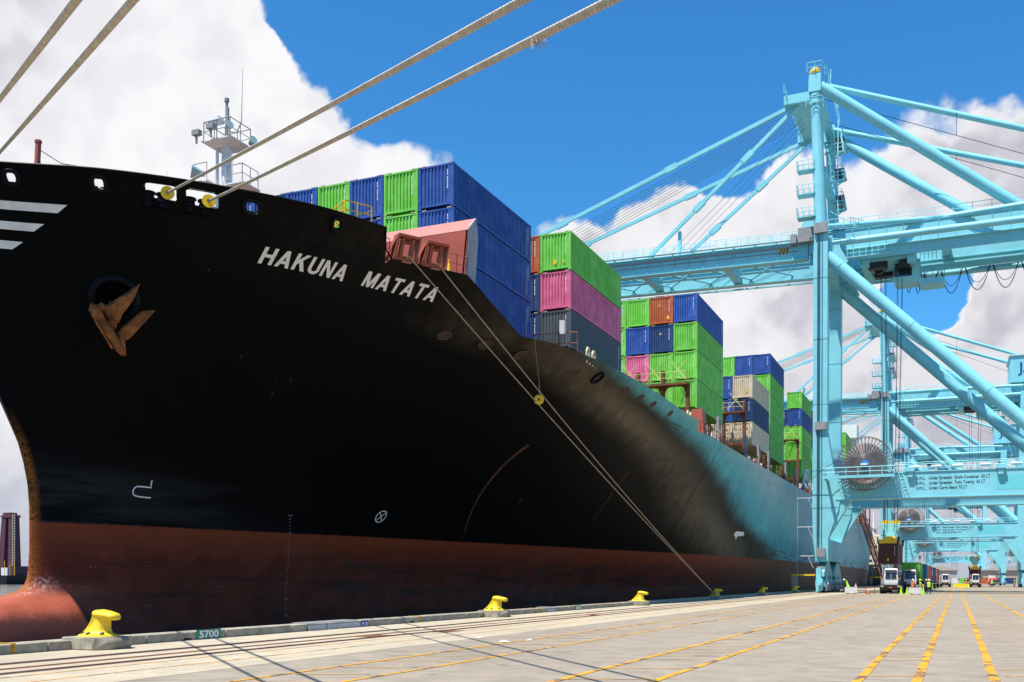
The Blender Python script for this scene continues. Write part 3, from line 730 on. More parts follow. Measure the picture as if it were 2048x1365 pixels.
GL = {'H': (.70, [[(0, 0), (.19, 0), (.19, 1), (0, 1)], [(.51, 0), (.70, 0), (.70, 1), (.51, 1)], [(.17, .41), (.53, .41), (.53, .60), (.17, .60)]]),
      'A': (.78, [[(0, 0), (.20, 0), (.49, 1), (.29, 1)], [(.58, 0), (.78, 0), (.49, 1), (.29, 1)], [(.17, .21), (.61, .21), (.55, .39), (.23, .39)]]),
      'K': (.76, [[(0, 0), (.19, 0), (.19, 1), (0, 1)], [(.17, .33), (.17, .60), (.50, 1), (.74, 1)], [(.27, .50), (.41, .66), (.77, 0), (.53, 0)]]),
      'U': (.70, [[(0, .32), (.19, .32), (.19, 1), (0, 1)], [(.51, .32), (.70, .32), (.70, 1), (.51, 1)]] + [[(.35 - .35 * math.cos(q), .32 - .33 * math.sin(q)), (.35 - .35 * math.cos(q + .3142), .32 - .33 * math.sin(q + .3142)), (.35 - .16 * math.cos(q + .3142), .32 - .15 * math.sin(q + .3142)), (.35 - .16 * math.cos(q), .32 - .15 * math.sin(q))] for q in [k * .31416 for k in range(10)]]),
      'N': (.71, [[(0, 0), (.18, 0), (.18, 1), (0, 1)], [(.53, 0), (.71, 0), (.71, 1), (.53, 1)], [(0, 1), (.20, 1), (.71, 0), (.51, 0)]]),
      'M': (.86, [[(0, 0), (.175, 0), (.175, 1), (0, 1)], [(.685, 0), (.86, 0), (.86, 1), (.685, 1)], [(0, 1), (.24, 1), (.515, 0), (.345, 0)], [(.86, 1), (.62, 1), (.345, 0), (.515, 0)]]),
      'T': (.68, [[(0, .82), (.68, .82), (.68, 1), (0, 1)], [(.245, 0), (.435, 0), (.435, .83), (.245, .83)]])}
def name_on_hull(word, Y0, Y1, zb, zt, lean):
    gap = .14; tot = sum(GL[c][0] for c in word) + gap * (len(word) - 1); x = 0
    for ch in word:
        w_, polys = GL[ch]; bm = bmesh.new()
        for i, pl in enumerate(polys):
            b2 = bmesh.new(); b2.faces.new([b2.verts.new((px_, py_, 0)) for px_, py_ in pl])
            for ax, n_ in (((1, 0, 0), 5), ((0, 1, 0), 6)):
                for k in range(1, n_): bmesh.ops.bisect_plane(b2, geom=b2.verts[:] + b2.edges[:] + b2.faces[:], plane_co=tuple(a * k / n_ for a in ax), plane_no=ax, dist=1e-6)
            vm = {}
            for v in b2.verts:
                u = (x + v.co.x) / tot; w = v.co.y
                vm[v] = bm.verts.new(hp(Y0 + (Y1 - Y0) * u + lean * w, zb(u) + zt * w, .012 + .0025 * i) - SO)
            for f_ in b2.faces: bm.faces.new([vm[v] for v in f_.verts])
            b2.free()
        me = bpy.data.meshes.new('name_letter'); bm.to_mesh(me); bm.free(); link('name_letter', me, M_LETTER, ship); x += w_ + gap
name_on_hull('HAKUNA', 39.35, 43.72, lambda u: 17.02 + .06 * u, .66, -.15)
name_on_hull('MATATA', 44.72, 48.75, lambda u: 17.08 - .07 * u, .64, -.15)
# draft marks
M_DRAFT = mat('draft_mark_paint', (.34, .32, .30), .6, var=.3, vscale=6., spec=.1)
for i in range(31):
    d = 150 - i * 2; mk = '%dM' % (d // 10) if d % 10 == 0 else str(d % 10); z = d / 10 - 9.62
    yb_ = 49.85 - .85 * max(0, (z - 2.) / 3.4) ** 1.5; w = .16 if 'M' in mk else .05
    wrap('draft_mark', mk, 1, yb_ - w, yb_ + w, lambda u: z, .09, 0, M_DRAFT)
# bulb and thruster symbols
def strip_on_hull(pts, w, name, closed=False):
    P = [hp(y, z, .015) for y, z in pts]; N = [hn(y, z) for y, z in pts]; mb = MB(); n = len(P)
    for i in range(n):
        d = (P[(i + 1) % n] - P[i - 1]) if closed else (P[min(i + 1, n - 1)] - P[max(i - 1, 0)])
        s_ = d.normalized().cross(N[i]).normalized() * w / 2; mb.v += [tuple(P[i] + s_), tuple(P[i] - s_)]
    for i in range(n if closed else n - 1):
        j = (i + 1) % n; mb.f.append((2 * i, 2 * i + 1, 2 * j + 1, 2 * j))
    return spart(name, mb, M_LETTER, fix=False)
cy_, cz_ = 55.9, 5.72
strip_on_hull([(cy_ + .42 * math.cos(2 * math.pi * i / 30), cz_ + .36 * math.sin(2 * math.pi * i / 30)) for i in range(30)], .07, 'thruster_mark', True)
for a in (.9, 2.3): strip_on_hull([(cy_ + s_ * .42 * math.cos(a), cz_ + s_ * .36 * math.sin(a)) for s_ in (-1, -.5, 0, .5, 1)], .06, 'thruster_mark')
strip_on_hull([(39.95, 6.78), (39.95, 6.6), (40.0, 6.4)] + [(39.55 - .0, 6.42)] + [(39.32 - .22 * math.sin(t), 6.17 + .25 * math.cos(t)) for t in (.3, .9, 1.57, 2.2, 2.8)] + [(39.5, 5.9), (40.1, 5.88)], .075, 'bulb_mark')
mb = MB(); tq = [(117.6, 6.75), (118.3, 6.8), (118.4, 6.45), (118.9, 6.45), (119.0, 6.8), (121.3, 6.95), (121.6, 7.15), (121.2, 7.4), (118.0, 7.35), (117.4, 7.1)]
mb.v = [tuple(hp(a, b, .03)) for a, b in tq]; mb.f = [tuple(range(len(tq)))]; spart('tug_mark', mb, M_LETTER, fix=False)
M_ARC = mat('rust_scrape', (.10, .035, .012), .8, var=.5, vscale=1.5)
def taper(pts, w, name):
    n = len(pts); mb = MB()
    for i, (y, z) in enumerate(pts):
        a_ = pts[min(i + 1, n - 1)]; b_ = pts[max(i - 1, 0)]; d = (hp(*a_) - hp(*b_)).normalized(); s_ = d.cross(hn(y, z)).normalized() * w * (.06 + .5 * (1 - i / (n - 1)) ** .8)
        q = hp(y, z, .012); mb.v += [tuple(q + s_), tuple(q - s_)]
    mb.f = [(2 * i, 2 * i + 1, 2 * i + 3, 2 * i + 2) for i in range(n - 1)]; spart(name, mb, M_ARC, fix=False)
taper([(64.5, 11.1), (64.1, 10.4), (63.88, 9.78), (63.85, 9.0), (63.9, 8.27), (64.1, 7.5), (64.36, 6.76), (64.7, 6.0), (65.09, 5.22), (65.4, 4.6)], .30, 'rust_scrape')
taper([(81.8, 10.9), (81.7, 10.0), (81.7, 9.1), (81.7, 8.2), (81.69, 7.24), (81.85, 6.5), (82.1, 5.7)], .22, 'rust_scrape')
# scuppers: oval freeing ports with bars
for y, z in ((50.8, 15.63), (53.2, 15.49), (55.5, 15.25), (58.5, 15.23), (61.5, 15.24), (66.2, 15.27), (69.1, 15.28), (72.3, 15.28), (75.3, 15.27), (80.0, 15.28)):
    mb = MB(); ringp = [(y + .34 * math.cos(2 * math.pi * i / 16), z + .2 * math.sin(2 * math.pi * i / 16)) for i in range(16)]
    mb.v = [tuple(hp(a, b, .012)) for a, b in ringp]; mb.f = [tuple(range(16))]
    sc_ = spart('scupper', mb, M_DK, fix=False)
    mb = MB().poly([hp(a, b, .02) for a, b in ringp], .03, 5, closed=True)
    for q in (-.1, 0, .1): mb.tube(hp(y - .3, z + q, .03), hp(y + .3, z + q, .03), .018, n=5)
    spart('scupper_bars', mb, M_RUST, sc_)
y, z = 64.2, 15.35; spart('hawse_rim', MB().poly([hp(y + .42 * math.cos(2 * math.pi * i / 20), z + .27 * math.sin(2 * math.pi * i / 20), .05) for i in range(20)], .11, 8, closed=True), M_BLK)
# plate seams of the pale hull (weld strakes)
mb = MB()
for zc in (6.9, 9.5, 12.3):
    mb.poly([hp(Y, zc, .0) for Y in range(84, 306, 6)], .014, 4)
for Y in (98, 112, 126, 140, 156, 172, 190, 208, 226):
    mb.poly([hp(Y, z_, .0) for z_ in (4.5, 6, 8, 10, 12, 14.9)], .014, 4)
spart('plate_seam', mb, M_HULL)
spart('sheer_moulding', MB().poly([hp(Y, 14.6 if Y > 76 else 14.9, .0) for Y in range(62, 90, 2)], .04, 5), M_HULL)

# ---- anchor in its hawse
hc = Vector((-35.75, 35.05, 14.75)); hy_, hz_ = 35.15, 14.75
N_ = hn(hy_, hz_); hc = hp(hy_, hz_)
e1 = Vector((0, 0, 1)).cross(N_).normalized(); e2 = N_.cross(e1).normalized()     # e1 aft along the hull, e2 up
def HP(a, b, c): return hc + e1 * a + e2 * b + N_ * c
mb = MB()
rr = []
for r_, c in ((1.22, -.25), (1.2, -.02), (1.1, .14), (.95, .2), (.84, .12), (.78, -.2), (.76, -.9)):
    rr.append([HP(r_ * math.cos(2 * math.pi * i / 32), r_ * math.sin(2 * math.pi * i / 32), c) for i in range(32)])
k = MB(); k.rings(rr); k.f = k.f[:-2]; mb = k
spart('hawse_pipe', mb, M_BLK, fix=False)
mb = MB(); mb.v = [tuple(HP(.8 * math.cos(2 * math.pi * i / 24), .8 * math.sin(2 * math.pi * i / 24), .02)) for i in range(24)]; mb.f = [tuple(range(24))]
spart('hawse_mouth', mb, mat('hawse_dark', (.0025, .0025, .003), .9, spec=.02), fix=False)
def wpt(px, py, d): r = ray(px, py); return Vector((r.x * d, r.y * d, H + r.z * d))
anchor = part('anchor', MB(), M_RUST2, ship)
def slab(pl, th, d):          # plate with a tapering, chamfered section, thickness along the line away from the hull
    c = sum((Vector(p) for p in pl), Vector()) / len(pl); nn = N_
    mb = MB(); n = len(pl)
    inner = [Vector(p).lerp(c, .16) for p in pl]
    mb.v = [tuple(p - nn * th * .25) for p in map(Vector, pl)] + [tuple(p + nn * th * .25) for p in map(Vector, pl)] + [tuple(p + nn * th) for p in inner] + [tuple(p - nn * th) for p in inner]
    for i in range(n):
        j = (i + 1) % n
        mb.f += [(i, j, n + j, n + i), (n + i, n + j, 2 * n + j, 2 * n + i), (j, i, 3 * n + i, 3 * n + j)]
    mb.f += [tuple(2 * n + i for i in range(n)), tuple(3 * n + i for i in range(n - 1, -1, -1))]; return mb
D0 = 46.2
def ap(px, py, off=0.0): return wpt(px, py, D0 + (px - 225) * .0095 + (py - 640) * .004 - off)
spart('fluke', slab([ap(200, 617), ap(216, 613), ap(279, 571), ap(268, 600), ap(243, 634), ap(236, 652), ap(212, 640)], .16, 0), M_RUST2, anchor)
spart('fluke', slab([ap(238, 663), ap(252, 652), ap(281, 627), ap(310, 624), ap(290, 647), ap(257, 682), ap(244, 690)], .16, 0), M_RUST2, anchor)
mb = MB()                    # crown: a heavy bar with a lug at each end
A, B = ap(186, 622, .35), ap(243, 708, .35); d = (B - A).normalized(); sd = d.cross(N_).normalized()
rr = []
for f_, w, th, dp in ((-.10, .10, .10, 0), (-.02, .34, .26, .05), (.10, .42, .30, .05), (.28, .30, .24, 0), (.5, .36, .30, 0), (.72, .30, .26, 0), (.88, .34, .30, .05), (1.0, .26, .24, .05), (1.08, .12, .10, 0)):
    c = A + (B - A) * f_ + N_ * dp
    rr.append([c + sd * (w * math.copysign(abs(math.cos(t)) ** .6, math.cos(t))) * .62 + N_ * (th * math.copysign(abs(math.sin(t)) ** .6, math.sin(t))) for t in [2 * math.pi * (i + .5) / 12 for i in range(12)]])
mb.rings(rr); spart('crown', mb, M_RUST2, anchor)
mb = MB(); mb.tube(ap(240, 668, .3), ap(246, 716, .35), .17, .12, 10); mb.tube(ap(176, 627, .3), ap(205, 617, .2), .07, .2, 10); mb.bar(ap(186, 640, .35), ap(224, 702, .4), .1, .28, N_)
spart('crown_lug', mb, M_RUST2, anchor)
spart('shank', MB().bar(ap(224, 660, .1), ap(222, 585, -1.4), .34, .30, N_), M_RUST2, anchor)
for o in anchor.children:
    bv = o.modifiers.new('worn_edges', 'BEVEL'); bv.width = .05; bv.segments = 2; bv.limit_method = 'ANGLE'; bv.angle_limit = R(25)
# ---- breakwater
bx = -24.9
bw_ = tag(part('breakwater', MB(), M_REDOX, ship))
spart('lower_plate', MB().add([(-60, 50, 18.05), (bx - .35, 50, 18.05), (bx - .12, 50, 21.2), (-60, 50, 21.2), (-60, 50.12, 18.05), (bx - .35, 50.12, 18.05), (bx - .12, 50.12, 21.2), (-60, 50.12, 21.2)], [(0, 1, 2, 3), (7, 6, 5, 4), (0, 4, 5, 1), (1, 5, 6, 2), (2, 6, 7, 3), (3, 7, 4, 0)]), M_REDOX, bw_)
spart('top_plate', MB().add([(-60, 49.99, 21.2), (bx - .12, 49.99, 21.2), (bx + .05, 50.75, 22.05), (-60, 50.75, 22.05), (-60, 50.12, 21.2), (bx - .12, 50.12, 21.2), (bx + .05, 50.87, 22.02), (-60, 50.87, 22.02)], [(0, 1, 2, 3), (7, 6, 5, 4), (0, 4, 5, 1), (1, 5, 6, 2), (2, 6, 7, 3), (3, 7, 4, 0)]), M_SALM, bw_)  # strip faces up: its lighter, lit tone is put into the colour
mb = MB()
pl = [(bx - .12, 50.0, 21.2), (bx + .05, 50.72, 22.05), (bx + .10, 50.72, 21.8), (bx + .12, 50.85, 20.8), (bx - .2, 51.1, 18.2), (bx - .42, 50.0, 18.2)]
mb.v = [(x, y, z) for x, y, z in pl] + [(x - .1, y, z) for x, y, z in pl]; n = len(pl)
mb.f = [tuple(range(n)), tuple(range(2 * n - 1, n - 1, -1))] + [(i, (i + 1) % n, n + (i + 1) % n, n + i) for i in range(n)]
spart('wing_plate', mb, mat('wing_grey', (.28, .30, .33), .5, streak=.3), bw_)
spart('wing_foot', MB().add([(bx - .42, 50.0, 18.3), (bx - .2, 51.1, 18.3), (bx - .15, 52.2, 17.0), (bx - .6, 50.0, 17.9), (bx - .55, 50.1, 18.3), (bx - .2, 51.8, 18.3), (bx - .3, 52.4, 16.9), (bx - .7, 50.1, 17.9)], [(0, 1, 2, 3), (7, 6, 5, 4), (0, 4, 5, 1), (1, 5, 6, 2), (2, 6, 7, 3), (3, 7, 4, 0)]), M_REDOX, bw_)
# ---- roller fairlead boxes leaning out over the deck edge
def fair(y, zc, w=1.35, h=1.3):
    p = hp(y, 18.4); t = (hp(y + .4, 18.4) - hp(y - .4, 18.4)).normalized(); o_ = Vector((t.y, -t.x, 0)).normalized()
    upv = (Vector((0, 0, 1)) + o_ * .42).normalized(); f = part('roller_fairlead', MB(), M_FAIR, ship)
    c = p + Vector((0, 0, zc - 18.4)) + o_ * .3
    def Q(a, b, q): return c + t * a + upv * b + o_ * q
    def plate(a0, a1, b0, b1, q0, q1, nm, m):
        mb = MB(); mb.v = [Q(a, b, q) for a, b, q in ((a0, b0, q0), (a1, b0, q0), (a1, b0, q1), (a0, b0, q1), (a0, b1, q0), (a1, b1, q0), (a1, b1, q1), (a0, b1, q1))]
        mb.f = [(3, 2, 1, 0), (4, 5, 6, 7), (0, 1, 5, 4), (1, 2, 6, 5), (2, 3, 7, 6), (3, 0, 4, 7)]; spart(nm, mb, m, f)
    a = w / 2; b = h / 2
    plate(-a, a, b - .12, b, -.45, .1, 'frame_plate', M_REDOX); plate(-a, a, -b, -b + .14, -.45, .02, 'frame_plate', M_FAIR)
    plate(-a, -a + .10, -b + .14, b - .12, -.45, .08, 'frame_plate', M_FAIR); plate(a - .10, a, -b + .14, b - .12, -.45, .08, 'frame_plate', M_FAIR)
    for s_ in (-1, 1):
        mb = MB(); mb.tube(Q(s_ * .30, -b + .14, -.1), Q(s_ * .30, b - .12, -.1), .13, n=14); spart('roller', mb, M_FAIR, f)
        mb = MB(); mb.tube(Q(-.17, s_ * (b - .26), -.28), Q(.17, s_ * (b - .26), -.28), .11, n=14); spart('roller', mb, M_FAIR, f)
    plate(-.2, .35, -b - .1, -b - .03, .02, .1, 'sill_pad', M_SALM)
    mb = MB()
    for q in (-.38, .3): mb.box(-.05, .05, -.05, .05, -.05, .06); mb.v[-8:] = [tuple(Vector(v) + Q(q, b + .05, -.2)) for v in mb.v[-8:]]
    spart('lifting_eye', mb, M_YEL, f)
    mb = MB(); mb.add([Q(-a, b - .1, -.45), Q(-a, b - .1, .05), Q(-a - .25, -b, -.6), Q(-a - .02, -b, -.6)], [(0, 1, 2), (0, 2, 3)]); spart('gusset', mb, M_REDOX, f)
    return Q(.05, -.36, .1)
F1 = fair(45.75, 18.98); F2 = fair(47.25, 18.95)
# deck railings near the fairleads
mb = MB()
mb.rail([hp(Y, 18.4) - Vector((.12, 0, 0)) for Y in (48.1, 48.7, 49.3)], 1.0, 1.1, .022); mb.rail([hp(44.9, 18.4) - Vector((.15, 0, 0)), hp(45.1, 18.4) - Vector((.15, 0, 0))], 1.05, .4, .022)
spart('deck_railing', mb, M_FAIR)
spart('cone_float', MB().tube(hp(48.5, 18.4) - Vector((.4, 0, 0)), hp(48.5, 18.4) + Vector((-.4, 0, .75)), .13, .02, 10), M_YEL)
mb = MB()                                       # yellow rail of the look-out platform
q = [(-28.9, 42.7), (-27.85, 42.0), (-27.1, 43.3)]
for z in (20.5, 20.05, 19.55):
    for a, b in zip(q, q[1:]): mb.bar((a[0], a[1], z), (b[0], b[1], z), .05)
for x, y in q + [(-28.4, 42.37), (-27.5, 42.6)]: mb.bar((x, y, 19.5), (x, y, 20.5), .06)
mb.bar((-27.85, 42.0, 19.55), (-27.1, 43.3, 20.3), .05); mb.bar((-28.9, 42.7, 19.6), (-27.85, 42.0, 20.3), .05)
spart('platform_railing', mb, M_YEL)
# ---- bow post and stay
bp = spart('bow_post', MB().tube((-41, 34.9, 18.1), (-41, 35.15, 22.9), .14, n=12), M_REDOX)
spart('post_cap', MB().disc((-41, 35.15, 22.95), (0, 0, 1), .17, .12, 12), M_REDOX, bp)
mb = MB(); mb.poly([(-41, 35.2, 22.6), (-38.6, 34.4, 21.2), (-34.4, 32.9, 19.65)], .022, 5); mb.tube((-40.8, 35.1, 20.5), (-40.8, 35.1, 22), .02, n=4)
spart('stay_wire', mb, M_DK, bp)
# ---- foremast
fm = spart('foremast', MB().tube((-41, 48.9, 18), (-41, 48.9, 28.3), .36, .30, 18), M_WH)
mb = MB(); mb.tube((-41, 48.9, 28.3), (-41, 48.9, 30.9), .11, .09, 10); mb.disc((-41, 48.9, 31.0), (0, 0, 1), .15, .2, 12); mb.tube((-40.75, 48.7, 29.4), (-40.75, 48.7, 30.4), .09, n=8)
spart('topmast', mb, M_GREY, fm)
def plat(z, x0, x1, y0, y1, nm='platform'):
    p = spart(nm, MB().loft([(z - .28, x0 + .5, x1 - .5, y0 + .5, y1 - .5), (z - .08, x0, x1, y0, y1), (z, x0, x1, y0, y1)]), M_WH, fm)
    return p
p1 = plat(28.3, -42.1, -39.9, 47.9, 50.0); p2 = plat(25.75, -42.6, -41.4, 47.6, 49.2); p3 = plat(25.6, -40.6, -39.3, 48.3, 50.0)
mb = MB(); mb.rail([(-42.0, 48.0, 28.3), (-40.0, 48.0, 28.3), (-40.0, 49.9, 28.3), (-42.0, 49.9, 28.3), (-42.0, 48.0, 28.3)], 1.15, 1.0, .035); spart('mast_railing', mb, M_GREY, fm); mb = MB()
mb.rail([(-42.5, 47.7, 25.75), (-41.5, 47.7, 25.75)], 1.1, .8, .03); spart('mast_railing', mb, M_GREY, fm); mb = MB(); mb.rail([(-40.5, 48.4, 25.6), (-39.4, 48.4, 25.6), (-39.4, 49.9, 25.6)], 1.1, .9, .03)
spart('mast_railing', mb, M_GREY, fm)
for x, y, z in ((-42.3, 47.7, 28.6), (-41.2, 47.7, 28.8)):
    spart('floodlight', MB().box(x - .26, x + .26, y - .15, y + .2, z, z + .3).box(x - .05, x + .05, y - .05, y + .05, z - .5, z), M_GREY, fm)
M_AQ = mat('pale_green_paint', (.36, .52, .50), .5)
for x, y, z in ((-40.0, 47.9, 28.7), (-39.6, 49.6, 28.4)): spart('floodlight', MB().tube((x - .2, y, z), (x + .25, y - .2, z + .1), .12, .25, 12), M_AQ, fm)
spart('fog_horn', MB().tube((-41.8, 47.9, 26.2), (-42.35, 47.3, 26.3), .12, .42, 18), M_AQ, fm)
spart('radar', MB().loft([(29.5, -41.95, -41.2, 48.4, 48.8), (29.65, -42.05, -41.1, 48.3, 48.9), (29.9, -42.0, -41.2, 48.35, 48.85)]), M_LG, fm)
mb = MB(); mb.tube((-40.2, 49.3, 29.7), (-40.2, 49.4, 33.0), .03, .010, 5); mb.poly([(-41, 48.9, 29.1), (-40.5, 49.2, 29.05), (-40.2, 49.3, 29.7)], .04, 5)
spart('whip_antenna', mb, M_GREY, fm)
mb = MB()
for i in range(16): mb.poly([(-40.75 + .33 * math.cos(a), 48.65 - .33 * math.sin(a), 19 + i * .58) for a in (-.6, .3, 1.2, 2.1, 3.0)], .02, 4)
for a in (-.6, 1.2, 3.0): mb.tube((-40.75 + .33 * math.cos(a), 48.65 - .33 * math.sin(a), 19), (-40.75 + .33 * math.cos(a), 48.65 - .33 * math.sin(a), 27.7), .018, n=4)
mb.tube((-41.55, 48.7, 18), (-41.55, 48.7, 28), .1, n=8)
spart('mast_ladder', mb, M_WH, fm)
# ---- along the midship deck: coaming, portal posts, railings, lashing bridges
spart('hatch_coaming', MB().box(-57, -25.0, 69, 312, 14.8, 17.6), M_RUST)
spart('hatch_coaming', MB().box(-54, -28.5, 54.2, 68.4, 14.8, 16.2), M_RUST)
def portal_post(y):
    mb = MB(); x = -21.75; z0, z1, w = 15.0, 17.9, .50
    for a, b in ((-w, -w + .22), (w - .22, w)): mb.box(x - .12, x + .12, y + a, y + b, z0, z1)
    mb.box(x - .12, x + .12, y - w + .3, y + w - .22, z1 - .3, z1); mb.box(x - .12, x + .12, y - w + .22, y + w - .22, z0, z0 + .9)
    return mb
for y in (99.5, 113.5, 121.5, 128.5, 142.2, 151, 159.5, 168, 174, 182, 190.5, 199, 207.5, 216): spart('portal_post', portal_post(y), mat('post_grey', (.30, .30, .31), .6, streak=.4, rust=.25))
mb = MB(); mb.rail([(-21.35, y, 15.0) for y in (90, 110, 130, 150, 170, 190, 210, 230, 250, 270, 290, 308)], 1.1, 1.6, .035)
spart('deck_railing', mb, M_RUST)
mb = MB(); rnd = random.Random(3)
for y in (103, 117, 124, 133, 146, 155, 163, 171, 179, 186, 195, 203):
    x = -22.6; h = rnd.uniform(.8, 1.9); mb.box(x - .35, x + .35, y - .5, y + .5, 15, 15 + h); mb.tube((x, y + 1.2, 15), (x, y + 1.2, 15.6 + h), .12, n=8)
spart('deck_fitting', mb, M_FAIR)
mb = MB()
for y in (61.5, 62.6, 88, 89): mb.poly([(-22.0, y - .25, 15.7), (-22.0, y - .25, 16.5), (-22.0, y - .1, 16.75), (-22.0, y + .2, 16.75), (-22.0, y + .3, 16.5), (-22.0, y + .3, 15.7)], .07, 6)
spart('vent_pipe', mb, M_CREAM)
def lashing_bridge(y, x0, x1, zt, zmid, seed):
    L = spart('lashing_bridge', MB(), M_RUST); rnd = random.Random(seed)
    xs = []; x = x1
    while x > x0: xs.append(x); x -= 2.55
    for x in xs: spart('bridge_post', MB().box(x - .17, x + .17, y - .25, y + .25, 14.9, zt + (.0 if rnd.random() < .6 else 1.4)), M_RUST, L)
    mb = MB().box(x0, x1 + .16, y - .7, y + .5, zt - .2, zt - .02)
    for z in zmid: mb.box(x0, x1 - .18, y - .15, y + .15, z - .3, z)
    for a, b in zip(xs, xs[1:]):                    # curved corner brackets
        for s_, xx in ((-1, a), (1, b)): mb.prism([(xx + s_ * .17, zt - .2), (xx + s_ * .9, zt - .2), (xx + s_ * .42, zt - .4), (xx + s_ * .17, zt - .95)], 'y', y - .12, y + .12)
    spart('bridge_walkway', mb, M_RUST, L)
    mb = MB(); mb.rail([(x0, y - .65, zt), (x1, y - .65, zt), (x1, y + .45, zt)], 1.1, 1.25, .03); spart('bridge_railing', mb, M_YWK, L)
    mb = MB()
    for a, b in zip(xs, xs[1:]):
        for q in (.3, .55): mb.tube((a - .15, y + .55, zt + .3), (b + q, y + 1.35, zt + 2.7), .017, n=4); mb.tube((b + .15, y + .55, zt + .3), (a - q, y + 1.35, zt + 2.7), .017, n=4)
    spart('lashing_rod', mb, M_YWK, L)
    mb = MB()
    for i in range(12): mb.box(x1 - 3.4, x1 - 2.9, y - .3, y - .24, 15.2 + i * .42, 15.25 + i * .42)
    mb.box(x1 - 3.44, x1 - 3.4, y - .3, y - .24, 15, zt); mb.box(x1 - 2.9, x1 - 2.86, y - .3, y - .24, 15, zt); spart('bridge_ladder', mb, M_YWK, L)
lashing_bridge(97.9, -40, -24.5, 21.2, (18.6,), 1); lashing_bridge(124.2, -36, -24.0, 22.4, (18.6,), 2); lashing_bridge(172.4, -38, -24.4, 25.2, (18.8, 21.8), 3); lashing_bridge(141.4, -34, -24.6, 25.0, (), 6); lashing_bridge(113.6, -34, -24.8, 23.4, (), 7)
for i, y in enumerate((266, 280, 294)):
    lashing_bridge(y, -56, -22.2, 29.5 - i * 2.4, (18.5, 22.0, 25.2 - i), 10 + i)
for o in list(ship.children):
    if o.name.startswith('lashing_bridge') and o.children and min(v.co.y for v in o.children[0].data.vertices) + SO.y > 250:
        for c in o.children:
            if c.name.startswith(('bridge_post', 'bridge_walkway')): c.data.materials[0] = M_REDOX
# small red frame with a railing beside the grey box at the foot of the second stack
mb = MB(); mb.rail([(-30, 68.9, 18.3), (-26.9, 68.9, 18.3), (-25.6, 69.3, 18.3)], 1.6, 1.4, .035); mb.box(-27.4, -25.4, 68.6, 69.4, 16, 18.2)
spart('step_railing', mb, M_REDOX); spart('junction_box', MB().box(-26.75, -26.35, 68.55, 68.85, 19.7, 20.7), M_LG)
for x, z, h in ((-30.4, 16, 3.2),):
    w_ = spart('deck_winch', MB().box(x - 1, x + 1, 96.4, 97.2, z, z + 2.4).tube((x - .9, 96.3, z + 2.6), (x + .9, 96.3, z + 2.6), .6, n=14), M_FAIR)
w_ = spart('deck_house', MB().loft([(15.0, -23.2, -21.8, 93.2, 95.0), (17.8, -23.0, -22.0, 93.4, 94.8)]), M_REDOX)
mb = MB()
for a_, b_ in (((-21.4, 157, 15.9), (-21.4, 159.5, 18.6)), ((-21.4, 159.5, 18.6), (-21.4, 161.5, 18.8)), ((-21.4, 161.5, 18.8), (-21.4, 161.8, 15.9)), ((-21.4, 157, 16), (-21.4, 161.8, 16))): mb.bar(a_, b_, .3, .35)
spart('davit', mb, M_WH)
# ---- superstructure and funnel
sup = spart('superstructure', MB().box(-57, -25, 238, 252, 14.8, 36.3).box(-61.0, -20.8, 238.6, 243, 33.9, 36.9).box(-56, -26, 239, 250, 36.3, 39.4), M_WH)
mb = MB().loft([(31.5, -22.4, -21.2, 239.5, 242), (33.9, -24.8, -20.9, 238.7, 243)]); spart('bridge_wing', mb, M_WH, sup)
for x in range(-55, -26, 2):
    spart('window', MB().box(x, x + 1.5, 238.9, 239.02, 37.2, 38.7), M_GLASS, sup)
    for z in (18, 21, 24, 27, 30): spart('window', MB().box(x + .4, x + 1.1, 237.95, 238.03, z, z + .9), M_GLASS, sup)
spart('funnel', MB().box(-46, -36, 256, 264, 14.8, 37).box(-44, -38, 257, 262, 37, 41), mat('funnel_blue', (.2, .4, .45), .5))

